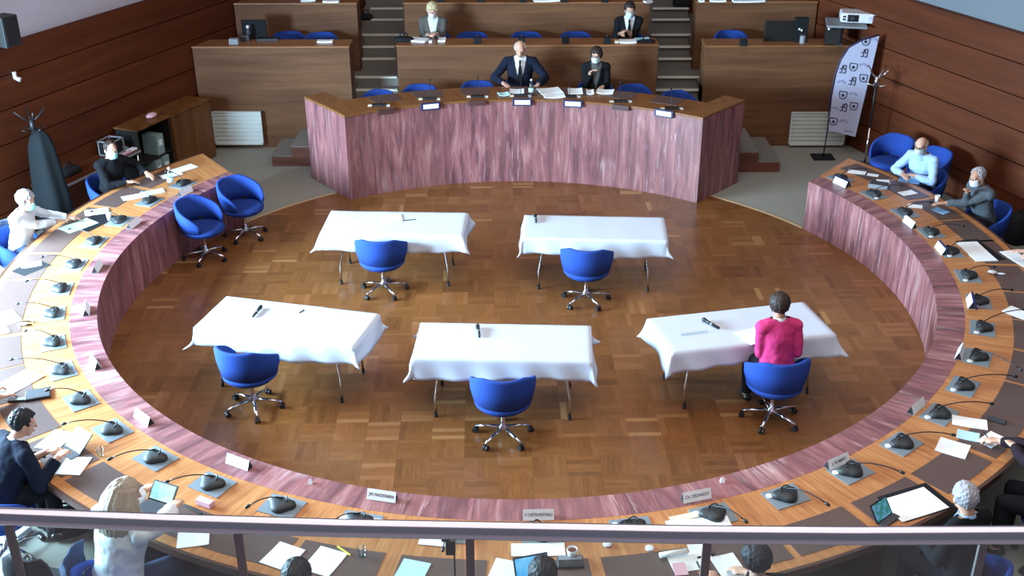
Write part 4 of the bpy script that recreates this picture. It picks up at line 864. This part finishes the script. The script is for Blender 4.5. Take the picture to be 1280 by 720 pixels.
def person(label, root, rz, lean=.12, head=(0, .1), hands=None, hair=('short', H_DARK), top=('sweater', GREYC), suit=None, collar=None, legs=JEANS, mask=None, skin=None, vox=.009, glasses=False, scale=1.0, curl=.5, elbow=(.28, -.35), side=0.0, bulk=1.0):
    skin = skin or SKIN; RZM = Matrix.Rotation(-rz, 3, 'Z'); root = Vector(root)
    up = Vector((side, sin(lean), cos(lean))).normalized(); fw = Vector((0, cos(lean), -sin(lean))); rt = up.cross(fw)*-1
    rt = fw.cross(up).normalized(); fw = up.cross(rt)
    H = Vector((0, 0, .60)); S = H+up*.49; N = H+up*.555+fw*.01
    hy, hp = head
    up2 = (up*.5+Vector((0, 0, 1))*.5).normalized()
    HC = N+up2*.135+fw*.03+Vector((0, 1, 0))*.05*sin(hp)
    HM = Matrix.Translation(HC) @ Matrix.Rotation(hy, 4, 'Z') @ Matrix.Rotation(-hp, 4, 'X')
    sh = [S+rt*(.175*bulk*s)-up*.02 for s in (1, -1)]
    if hands == 'lap': hands = (root+Matrix.Rotation(rz, 3, 'Z') @ Vector((.08, .36, .70)), root+Matrix.Rotation(rz, 3, 'Z') @ Vector((-.08, .36, .70)))
    if hands is None: hands = (root+Matrix.Rotation(rz, 3, 'Z') @ Vector((.14, .50, .80)), root+Matrix.Rotation(rz, 3, 'Z') @ Vector((-.14, .50, .80)))
    arms = []
    for i, s in enumerate((1, -1)):
        W = RZM @ (Vector(hands[i])+Vector((0, 0, .018))-root)/scale; A = sh[i]; v = W-A; d = min(v.length, .555); v.normalize(); W = A+v*d
        a_, b_ = .30, .265; x = (a_*a_-b_*b_+d*d)/(2*d); h = sqrt(max(0, a_*a_-x*x))
        hint = Vector((s*elbow[0], elbow[1], elbow[2] if len(elbow) > 2 else -1)); hint = (hint-v*hint.dot(v)).normalized()
        arms.append((A, A+v*x+hint*h, W))
    def torso(mb, g):
        secs = []
        for t, rx, ry, oy in ((-.075, .12, .09, 0), (-.05, .165, .115, 0), (.03, .172, .122, 0), (.14, .152, .112, .005), (.25, .152, .112, .01), (.36, .168, .118, .012), (.44, .165, .10, .005), (.50, .125, .078, 0), (.545, .07, .06, 0)):
            c = H+up*t+fw*oy; rx *= bulk; ry *= bulk; secs.append([c+rt*((rx+g)*cos(q))+fw*((ry+g)*sin(q)) for q in [2*pi*j/24 for j in range(24)]])
        mb.loft([s[::-1] for s in secs])
        for s in (0, 1):
            mb.ell(sh[s], .062+g); mb.tube([S+up*.015+(sh[s]-S)*.2, sh[s]], [.065+g, .06+g], 12)
    def arm(mb, g, end=0.0, only=None):
        g = g+.014*(bulk-1)/.25 if g else g
        for i, (A, E, W) in enumerate(arms):
            if only is not None and i not in only: continue
            We = W-(W-E).normalized()*end
            mb.tube([A, A*.5+E*.5, E], [.052+g, .048+g, .041+g], 14); mb.ell(E, .041+g); mb.tube([E, E*.6+We*.4, We], [.041+g, .040+g, .028+g], 14)
            mb.ell(A, .055+g)
    def leg(mb, g, foot=False):
        for s in (1, -1):
            a, k, f = Vector((s*.09, .02, .595)), Vector((s*.13, .42, .54)), Vector((s*.13, .40, .09))
            mb.tube([a, a*.5+k*.5, k], [.088+g, .078+g, .06+g], 14); mb.ell(a, .088+g); mb.ell(k, .06+g); mb.tube([k, k*.6+f*.4, f], [.058+g, .056+g, .040+g], 14)
            if foot: mb.ell(f+Vector((0, .0, -.03)), (.042, .06, .05)); mb.tube([f+Vector((0, .0, -.045)), f+Vector((0, .10, -.058)), f+Vector((0, .16, -.065))], [.04, .04, .028], 12, flat=.7)
    b = MB(); torso(b, 0); arm(b, 0); leg(b, 0, True)
    b.tube([N-up*.05, N+up2*.03, HC-up2*.05], [.062, .055, .055], 16)
    # head
    E4 = lambda c, r, **k: b.ell(c, r, T=HM, **k)
    E4((0, -.012, .025), (.075, .096, .088), nu=20, nv=14); E4((0, .028, -.03), (.063, .066, .085), nu=18, nv=12); E4((0, .048, -.088), (.044, .042, .032))
    b.tube([(0, .088, .012), (0, .102, -.012), (0, .113, -.034)], [.010, .012, .016], 10, T=HM); b.ell((0, .112, -.034), .014, T=HM)
    for s in (-1, 1): E4((s*.076, -.012, -.015), (.013, .024, .034)); b.tube([(s*.012, .086, .024), (s*.048, .074, .026)], [.010, .009], 8, T=HM)
    E4((0, .094, -.066), (.024, .012, .007)); E4((0, .092, -.076), (.02, .012, .007))
    # hands with five fingers
    for i, s in enumerate((1, -1)):
        A, Ee, W = arms[i]; f = (W-Ee).normalized(); f = Vector((f.x, f.y, f.z*.35)).normalized(); pn = Vector((0, 0, -1)); pn = (pn-f*pn.dot(f)).normalized(); sd = f.cross(pn)*1.0
        inn = sd if sd.x*s < 0 else -sd
        b.ell(W, .027)
        for k in range(4):
            o = (k-1.5)*.021; kn = W+f*(.088-.006*abs(k-1.2))-inn*o*1.0+pn*.004
            b.tube([W+f*.008-inn*o*.6, kn], [.018, .0135], 8)
            p = kn; dd = f.copy(); L = (.036, .040, .038, .030)[k]
            for j in range(3):
                ax = dd.cross(pn); ang = curl*(.55+.2*j); dd = (Matrix.Rotation(ang if True else 0, 3, f.cross(pn).normalized()) @ dd).normalized()
                q = p+dd*L*(1-.2*j); b.tube([p, q], [.0098-.001*j, .0088-.001*j], 8); b.ell(q, .0088-.001*j, nu=8, nv=6); p = q
        p = W+f*.022+inn*.018; q1 = p+(inn*.7+f*.7+pn*.3).normalized()*.042; q2 = q1+(f+inn*.15+pn*.35).normalized()*.034
        b.tube([W+f*.01, p, q1], [.017, .015, .0115], 8); b.tube([q1, q2], [.0115, .009], 8); b.ell(q2, .009, nu=8, nv=6); b.ell(q1, .0115, nu=8, nv=6)
    o = link('person', remesh(b, vox, 2), skin, None, True, 0, root, rz); o.scale = (scale,)*3; tag(o, label, 'person')
    for s in (-1, 1):
        e = MB().ell((0, 0, 0), .0115, nu=12, nv=8, T=HM @ Matrix.Translation((s*.031, .080, .006))); e.build('eye', EYE, o, True)
        MB().ell((0, 0, 0), (.006, .003, .006), nu=10, nv=6, T=HM @ Matrix.Translation((s*.031, .091, .006))).build('iris', IRIS, o, True)
    if not mask: MB().ell((0, .1035, -.071), (.020, .004, .006), T=HM).build('lips', LIP, o, True)
    # garments
    nm, tm = top
    g = MB(); torso(g, .016); arm(g, .014, .025 if nm != 'short_sleeve' else .12)
    if nm != 'shirt': g.tube([N-up*.06, N-up*.012], [.085, .068], 16)
    me = remesh(g, max(.009, vox), 3)
    bm = bmesh.new(); bm.from_mesh(me); kill = []
    for f_ in bm.faces:
        p = f_.calc_center_median()-H; s_, y_, x_ = p.dot(up), p.dot(fw), abs(p.dot(rt))
        if suit and y_ > .02 and .16 < s_ < .60 and x_ < .012+.075*(s_-.16)/.36: kill.append(f_)
        elif s_ > .565 and x_ < .1 : kill.append(f_)
    bmesh.ops.delete(bm, geom=kill, context='FACES')
    w_ = bm.verts.layers.float.new('w') if False else None
    for v in bm.verts:   # cloth folds
        nn = noise.noise(v.co*9+root)*.010+noise.noise(v.co*22+root)*.004
        v.co += v.normal*nn
    bm.to_mesh(me); bm.free(); link(nm, me, tm, o, True)
    if suit:
        sm, tie = suit; q = MB(); torso(q, .006); q.tube([N-up*.06, N-up*.0, N+up2*.02], [.08, .066, .064], 16); link('shirt', remesh(q, .011, 2), sm, o, True)
        if tie:
            q = MB(); pts = [(.53, .011, .079), (.50, .018, .100), (.47, .014, .118), (.40, .026, .134), (.28, .034, .133), (.18, .038, .132), (.14, .006, .132)]
            q.loft([[H+up*t+fw*(y+dy)+rt*(w*sx) for sx, dy in ((-1, 0), (1, 0), (1, .008), (-1, .008))] for t, w, y in ((t, w, y*bulk+.012) for t, w, y in pts)]); q.build('tie', tie, o, False, recalc=True)
    if collar:
        q = MB(); n = 20; q.loft([[(N-up*z)+rt*(r*cos(a))+fw*(r*sin(a)) for a in [2*pi*j/n for j in range(n)]] for z, r in ((.06, .098), (.045, .092), (.0, .066), (-.018, .064), (-.016, .058), (0, .058), (.05, .084))]); q.build('collar', collar, o, True)
    g = MB(); leg(g, .014)
    secs = []
    for t, rx, ry in ((-.08, .12, .10), (-.055, .172, .124), (.03, .182, .134), (.08, .176, .128)): c = H+up*t; rx *= bulk; ry *= bulk; secs.append([c+rt*(rx*cos(q))+fw*(ry*sin(q)) for q in [2*pi*j/20 for j in range(20)]][::-1])
    g.loft(secs); link('trousers', remesh(g, .012, 2), legs, o, True)
    for s in (1, -1):
        q = MB(); f = Vector((s*.13, .40, .06)); q.ell(f+Vector((0, -.02, -.01)), (.046, .062, .048)); q.tube([f+Vector((0, -.03, -.018)), f+Vector((0, .08, -.02)), f+Vector((0, .17, -.03))], [.046, .047, .03], 12, flat=.75); link('shoe', remesh(q, .010, 2), SHOE, o, True)
    # hair: overlapping tufts on the scalp
    st, hm = hair; q = MB(); rnd = random.Random(hash(label) & 255); rnd = random.Random(len(label)*7+3)
    n = 170
    for i in range(n):
        z = 1-2*(i+.5)/n; ph = i*2.39996; r_ = sqrt(1-z*z); d = Vector((r_*cos(ph), r_*sin(ph), z))
        P = Vector((d.x*.079, -.012+d.y*.100, .026+d.z*.092))
        front = P.y
        ok = P.z > -.035 and not (front > .035 and P.z < .070) and not (front > -.005 and P.z < .005)
        if P.y < -.04 and P.z > -.075: ok = True
        rad = .019
        if st == 'bald': ok = ok and P.z < .045 and P.y < .02; rad = .012
        if st == 'receding': ok = ok and not P.y > .03; rad = .014
        if st == 'crop': rad = .015
        if st in ('full', 'long', 'bob'): ok = (P.z > -.06 and not (front > .045 and P.z < .062) and not (front > .03 and P.z < .03)) ; rad = .024
        if ok:
            k = 1+rnd.uniform(-.02, .05); q.ell((P.x*k, P.y*k, P.z*k), (rad*rnd.uniform(.85, 1.2), rad*rnd.uniform(.9, 1.3), rad*rnd.uniform(.8, 1.1)), nu=8, nv=6, T=HM)
    inv = HM.inverted()
    if st in ('long', 'bob'):
        Lh = .30 if st == 'long' else .08
        for k in range(26):
            a = R(-205+230*k/25); x, y = .088*cos(a), -.012+.104*sin(a)
            if y > .03: continue
            p0 = HM @ Vector((x*.35, y*.4-.008, .112)); pm = HM @ Vector((x*.95, y*.92, .068)); p1 = HM @ Vector((x*1.45, y*1.25, -.03)); p2 = p1+Vector((x*.6, -.03+y*.25, -Lh*.5)); p3 = p2+Vector((rnd.uniform(-.01, .01), -.015, -Lh*rnd.uniform(.4, .6)))
            q.tube([p0, pm, p1, p2, p3], [.014, .022, .029, .032, .014], 8)
    hmesh = remesh(q, .0065, 2)
    for v in hmesh.vertices:
        l_ = inv @ v.co; az = atan2(l_.x, -l_.y+.01); v.co += v.normal*(.006*noise.noise(Vector((az*7, l_.z*8, l_.y*14)))+.004*noise.noise(Vector((az*22, l_.z*10, 0))))
    link('hair', hmesh, hm, o, True)
    if mask:
        q = MB(); rows = []
        for j in range(9):
            v = j/8; z = -.012-.092*v; row = []
            for i in range(13):
                u = -1+2*i/12; a = u*R(68); rx, ry = .071, .094+.018*(1-abs(u))*(1-abs(v-.35))*1.2-.012*max(0, v-.6)
                row.append(Vector((rx*sin(a), .012+ry*cos(a)+.002*sin(v*25), z)))
            rows.append(row)
        V = [HM @ p for r in rows for p in r]; F = [(j*13+i, j*13+i+1, (j+1)*13+i+1, (j+1)*13+i) for j in range(8) for i in range(12)]
        q.add(V, F); mo = q.build('face_mask', mask, o, True); sd = mo.modifiers.new('s', 'SOLIDIFY'); sd.thickness = .003; sd.offset = 0
        for s in (-1, 1):
            for z in (-.02, -.09): MB().tube([HM @ Vector((s*.066, .045, z)), HM @ Vector((s*.079, .0, (z-.02)/2)), HM @ Vector((s*.08, -.02, -.0))], .0018, 5).build('ear_loop', mask, mo, True)
    if glasses:
        q = MB()
        for s in (-1, 1):
            q.tube([(s*.032+.023*cos(a), .100, .004+.018*sin(a)) for a in [2*pi*k/14 for k in range(15)]], .0028, 6, T=HM); q.tube([(s*.055, .098, .008), (s*.078, .06, .008), (s*.082, -.01, .0)], .0025, 6, T=HM)
        q.tube([(-.009, .103, .006), (.009, .103, .006)], .0025, 6, T=HM); q.build('glasses', 'black', o, True)
    return o
def seat(a, r=6.48): p = rp(r, a); return p, face_in(a)
def W(px, py, z): return at(px, py, z)
OG = 'blue swivel chairs'
def seated(a, r, cl, **k):
    p, f = seat(a, r); c = chair(cl, p.x, p.y, f+k.pop('crz', 0), 0, OG, 1.0); return p, f
# man in the dark suit, lower left
p, f = seated(-133.6, 6.43, 'blue swivel chair under the man in the dark suit at lower left')
person('man in a dark suit at lower left, bent over a phone beside a bright tablet', p, f+.05, bulk=1.15, lean=.52, head=(-.25, .35), hands=(W(72, 575, .84), W(60, 566, .84)), hair=('crop', H_BLACK), top=('jacket', NAVY), suit=(WHITEC, NAVY), legs=DARKT, vox=.0062, curl=.75)
# long-haired woman with tablet
p, f = seated(-118.2, 6.48, 'blue swivel chair under the long-haired woman with a tablet')
person('woman with long ash blond hair and a white sweater holding a tablet', p, f-.1, lean=.24, head=(-.25, .25), scale=1.03, bulk=1.25, hands=(W(222, 632, .88), W(180, 616, .90)), hair=('long', H_BLOND), top=('sweater', WHITEC), legs=JEANS, vox=.0062, curl=.5)
# three people seen only as heads at the bottom edge
for a, r, lb, hm, tp, cl, pa in ((-103.2, 6.74, 'person at the bottom edge between two white sheets, only dark hair showing', H_BLACK, NAVY, 'blue swivel chair of the person between two white sheets, below the frame', .2), (-88.5, 6.56, 'person at the bottom edge in front of the blue-screened laptop', H_BLACK, BLACKC, 'blue swivel chair of the person at the blue-screened laptop, below the frame', .3), (-75.2, 6.60, 'black-haired person at the bottom edge beside the third railing post', H_BLACK, BLACKC, 'blue swivel chair of the black-haired person at the bottom edge', .2)):
    p, f = seated(a, r, cl)
    person(lb, p, f, elbow=(.8, -.1, -.5), lean=.14, head=(0, pa), hair=('full', hm), top=('sweater', tp), legs=DARKT, vox=.009)
# grey-haired man behind the handrail
p, f = seated(-58.9, 6.62, 'blue swivel chair under the grey-haired man behind the handrail at lower right')
person('man with short grey hair behind the handrail at lower right', p, f, lean=.14, head=(-.5, .12), hands='lap', hair=('crop', H_GREY), top=('jacket', BLACKC), collar=LBLUE, legs=DARKT, vox=.0062)
# person writing at the right edge
p, f = seated(-46.5, 6.62, 'blue swivel chair under the writing person at the right edge')
person('person in dark sleeves writing on a small note at the right edge', p, f+.15, elbow=(.8, -.1, -.5), lean=.36, head=(.1, .3), hands=(W(1243, 553, .79), W(1246, 546, .79)), hair=('crop', H_DARK), top=('jacket', MAROON), legs=DARKT, vox=.0065, curl=.8)
w = W(1238, 551, .775); tag(MB().tube([w, w+Vector((-.06, .05, .07))], .005, 8).build('pen', 'ink', None), 'pen in the hand of the person writing at the right edge', 'pen', 'pens')
# person at the right edge with a white sleeve
p, f = seated(-2.0, 6.72, 'blue swivel chair at the right edge under the person with a white sleeve')
person('person at the right edge with a white sleeve reaching onto a large sheet', p, f, elbow=(.8, -.1, -.5), lean=.32, head=(0, .2), hands=(W(1262, 333, .79), W(1250, 320, .79)), hair=('full', H_DARK), top=('sweater', WHITEC), legs=DARKT, vox=.008, curl=.3)
# two men on the right arm
p, f = seated(24.6, 6.42, 'blue swivel chair under the man in the light blue shirt')
person('bald man in a light blue shirt and pale mask on the right arm', p, f+.30, elbow=(.8, -.1, -.5), lean=.28, head=(.1, .2), hands=(W(1128, 219, .83), W(1142, 221, .83)), hair=('bald', H_GREY), top=('shirt', LBLUE), collar=LBLUE, legs=DARKT, mask=MASKM, vox=.008, glasses=True)
p, f = seated(12.6, 6.40, 'blue swivel chair under the man in the grey jacket')
person('man in a grey jacket resting his chin on his hand on the right arm', p, f+.1, lean=.32, head=(.15, .25), hands=(W(1209, 240, 1.07), W(1162, 259, .78)), hair=('receding', H_GREY), top=('jacket', GREYC), collar=GREYC, legs=DARKT, mask=MASKW, vox=.008, skin=SKIN2)
for lb, px, py, rz in (('empty blue swivel chair behind the man in light blue, left of two', 5.82, 16.45, 2.15), ('empty blue swivel chair behind the man in light blue, right of two', 6.2, 15.86, 1.95)):
    chair(lb, px, py, rz, 0, OG, 1.03)
# woman in pink in the middle
p = at(964, 512, .1); p.z = 0; p.y -= .05
person('woman in a pink top with dark hair sitting at the nearest right white table', p+Vector((0, .04, 0)), .15, lean=.10, head=(-.12, .12), elbow=(.1, -.25), hands=(W(992, 424, .785), W(950, 424, .785)), hair=('full', H_DARK), top=('sweater', PINK), collar=WHITEC, legs=DARKT, mask=MASKM, vox=.0065, skin=SKIN2)
# left arm of the horseshoe
p, f = seated(156.4, 6.30, 'blue swivel chair under the man in black on the left arm')
person('man in black with a teal mask on the left arm', p, f-.25, elbow=(.8, -.1, -.5), lean=.2, head=(-.2, .15), hands=(W(160, 229, .80), W(184, 218, .80)), hair=('receding', H_DARK), top=('sweater', BLACKC), legs=DARKT, mask=MASKT, vox=.008)
p, f = seated(174.6, 6.34, 'swivel chair under the grey-haired woman on the left arm')
person('woman with short grey hair and a white top on the left arm', p, f-.1, elbow=(.8, -.1, -.5), lean=.28, head=(-.1, .2), hands=(W(82, 279, .80), W(86, 273, .80)), hair=('full', H_GREY), top=('sweater', WHITEC), legs=JEANS, mask=MASKT, vox=.008)
q = rp(6.55, -171.5); chair('empty blue swivel chair at the left edge beside the white notepad', q.x, q.y, face_in(-171.5), 0, OG)
q = rp(6.78, -111.6); chair('empty blue swivel chair right of the long-haired woman, at the bottom edge', q.x, q.y, face_in(-111.6)+.2, 0, OG)
# far left person, only the hand at the frame edge
p, f = seated(-146.0, 6.52, 'blue swivel chair beyond the left edge, level with the nearest left table')
person('person in dark blue at the very left edge with a hand by the grey keypad', p, f, lean=.25, head=(0, .2), hands=(W(3, 498, .78), W(-14, 488, .80)), hair=('short', H_DARK), top=('jacket', NAVY), legs=DARKT, vox=.009)
# dais
def daischair(lb, px, py, Y=None, rz=pi, z=DZ, sc=.95):
    a = aty(px, py, Y); chair(lb, a.x, Y, rz, z, 'blue chairs on the dais and tiers', sc)
for lb, px, y, rz in (('blue chair at the far left of the dais', 468, 17.45, pi-.5), ('blue chair second from the left on the dais', 523, 17.75, pi-.2), ('blue chair left of the man in the suit on the dais', 597, 17.95, pi), ('blue chair under the man in the suit on the dais', 650, 18.02, pi), ('blue chair under the woman on the dais', 744, 17.98, pi), ('blue chair right of the woman on the dais', 795, 17.72, pi+.3), ('blue chair at the far right of the dais', 852, 17.35, pi+.5)):
    daischair(lb, px, 110, y, rz)
a = aty(650, 100, 17.98); person('bald white-haired man in a dark suit and tie at the centre of the dais', (a.x, 17.98, DZ), pi, lean=.05, head=(0, .35), hands=(aty(630, 106, 17.62), aty(672, 108, 17.62)), hair=('bald', H_WHITE), top=('jacket', NAVY), suit=(WHITEC, BLACKC), legs=DARKT, vox=.008, scale=1.08, elbow=(1.6, -.4), bulk=1.12)
a = aty(744, 100, 17.95); person('woman with short dark hair, mask and black jacket on the dais', (a.x, 17.95, DZ), pi, lean=.05, head=(-.25, .15), hands=(aty(738, 92, 17.75), aty(753, 110, 17.62)), hair=('full', H_DARK), top=('jacket', BLACKC), suit=(GREYB, None), legs=DARKT, mask=MASKM, vox=.008, scale=1.0, glasses=True)
# middle bench
for lb, px in (('blue chair on the middle bench right of the woman in grey', 590), ('blue chair at the middle of the middle bench', 658), ('blue chair on the middle bench left of the masked man', 720), ('blue chair under the woman in grey on the middle bench', 543), ('blue chair under the masked man on the middle bench', 785)):
    daischair(lb, px, 45, 19.32, pi, T1-.01, .93)
for lb, px, y in (('dim blue chair at the left bench, left of two', 361, 19.32), ('blue chair at the left bench, right of two beside the white card', 402, 19.25), ('blue chair at the right bench near the stairs', 915, 19.3)):
    daischair(lb, px, 45, y, pi+(.3 if px < 500 else 0), T1-.01, .95)
a = aty(542, 40, 19.28); person('woman with short blond hair and a grey jacket on the middle bench', (a.x, 19.28, T1-.06), pi, lean=.12, head=(0, .35), hands=(aty(535, 44, 18.92), aty(546, 43, 18.92)), hair=('full', H_LIGHT), top=('jacket', GREYB), suit=(WHITEC, None), legs=DARKT, mask=MASKW, vox=.009)
a = aty(785, 40, 19.28); person('man in a dark suit with a pale blue mask on the middle bench', (a.x, 19.28, T1-.06), pi, lean=.12, head=(.1, .3), hands=(aty(775, 43, 18.92), aty(784, 40, 18.95)), hair=('short', H_DARK), top=('jacket', BLACKC), suit=(WHITEC, BLACKC), legs=DARKT, mask=MASKM, vox=.009)
# things at the lower left floor
def backpack_chair():
    p = at(52, 697, .9)+Vector((-.04, .12, 0))
    t = thing('task_chair', 'black mesh-backed task chair at the bottom left corner', 'chair', (p.x, p.y, 0), -.25)
    mb = MB(); secs = []
    for z, w, y in ((.50, .19, -.20), (.60, .225, -.235), (.80, .22, -.25), (.93, .19, -.255), (.97, .13, -.25)): secs.append([(w*cx, y+dy, z) for cx, dy in ((-1, .04), (-.5, .0), (.5, 0), (1, .04), (1, .065), (.5, .03), (-.5, .03), (-1, .065))])
    mb.loft(secs).build('backrest', 'black_soft', t, True, .004, recalc=True)
    MB().box((0, .02, .45), (.46, .44, .07)).build('seat', 'black_soft', t, False, .02)
    for s in (-1, 1): MB().tube([(s*.22, -.22, .48), (s*.27, -.12, .66), (s*.27, .12, .67), (s*.24, .14, .45)], .012, 8).build('armrest', 'chrome', t, True)
    MB().tube([(0, 0, .08), (0, 0, .42)], .03, 10).build('column', 'chrome', t, True)
    for k in range(5):
        q = 2*pi*k/5+.5; MB().tube([(0, 0, .11), (.28*cos(q), .28*sin(q), .07)], [.022, .015], 8).build('leg', 'chrome', t, True); MB().ell((.28*cos(q), .28*sin(q), .029), (.028, .028, .028)).build('caster', 'black', t, True)
backpack_chair()
bag('black handbag on the floor between the suit man and the long-haired woman', at(86, 664, 0), (.36, .24, .24), .4, 'black_soft', 'handbag')
p = at(10, 668, 0); tag(MB().box((0, 0, .03), (.34, .24, .06)).build('document_case', 'white_plastic', None, False, .01, p, -.4), 'white document case on the carpet at the lower left corner', 'case')
# denim jacket hung over the back of the long-haired woman's chair
pr, fr = seat(-118.2, 6.48); q = MB(); secs = []
for z, k, th in ((.40, 1.02, .03), (.55, 1.06, .05), (.72, 1.06, .06), (.83, 1.04, .06), (.865, .98, .04)):
    o_, i_ = [], []
    for i in range(15):
        a = R(-185+145*i/14); r = .36*k+.012*sin(i*2.1+z*20); o_.append((cos(a)*r, sin(a)*r, z-(.03*sin(i*1.3) if z < .5 else 0))); i_.append((cos(a)*(r-th*.35), sin(a)*(r-th*.35), z))
    secs.append(o_+i_[::-1])
tag(q.loft(secs).build('denim_jacket', JEANS, None, True, 0, (pr.x, pr.y, .01), fr, recalc=True), 'blue denim jacket hung over the back of the long-haired woman\'s chair', 'jacket')
pr, fr = seat(174.6, 6.34); q = MB(); secs = []
for z, k, th in ((.30, 1.0, .03), (.5, 1.06, .05), (.72, 1.06, .06), (.83, 1.04, .06), (.865, .98, .04)):
    o_, i_ = [], []
    for i in range(15):
        a = R(-178+150*i/14); r = .365*k+.014*sin(i*2.1+z*20); o_.append((cos(a)*r, sin(a)*r, z-(.05*sin(i*1.7) if z < .5 else 0))); i_.append((cos(a)*(r-th*.35), sin(a)*(r-th*.35), z))
    secs.append(o_+i_[::-1])
tag(q.loft(secs).build('quilted_jacket', fabric('grey blue quilted cloth', '56617a'), None, True, 0, (pr.x, pr.y, .01), fr, recalc=True), 'grey-blue jacket hung over the chair of the grey-haired woman', 'jacket')
# ------------------------------------------------------------------ light: tall windows on the left, soft overhead fill added above the view
def area(name, loc, target, sx, sy, power, col):
    l = bpy.data.lights.new(name, 'AREA'); l.shape = 'RECTANGLE'; l.size, l.size_y = sx, sy; l.energy = power; l.color = col
    o = bpy.data.objects.new(name, l); COL.objects.link(o); o.location = loc
    o.rotation_euler = (Vector(target)-Vector(loc)).to_track_quat('-Z', 'Y').to_euler(); return o
area('window_daylight', (-8.9, 10.2, 2.45), (-4, 10.2, .3), 6.0, 2.4, 7000, (.50, .78, 1.0))
area('overhead_fill', (.4, 8.0, 8.4), (.4, 8.0, 0), 9, 13.5, 960, (1.0, .91, .84))
w = bpy.data.worlds.new('world'); scene.world = w; w.use_nodes = True
bg = w.node_tree.nodes['Background']; bg.inputs[0].default_value = (.80, .84, 1.0, 1); bg.inputs[1].default_value = .28
scene.view_settings.view_transform = 'Standard'; scene.view_settings.look = 'None'; scene.view_settings.gamma = 1; scene.view_settings.use_curve_mapping = False
scene.view_settings.exposure = 0
scene.render.film_transparent = False
scene.cycles.max_bounces = 6; scene.cycles.use_denoising = True; scene.cycles.transparent_max_bounces = 12
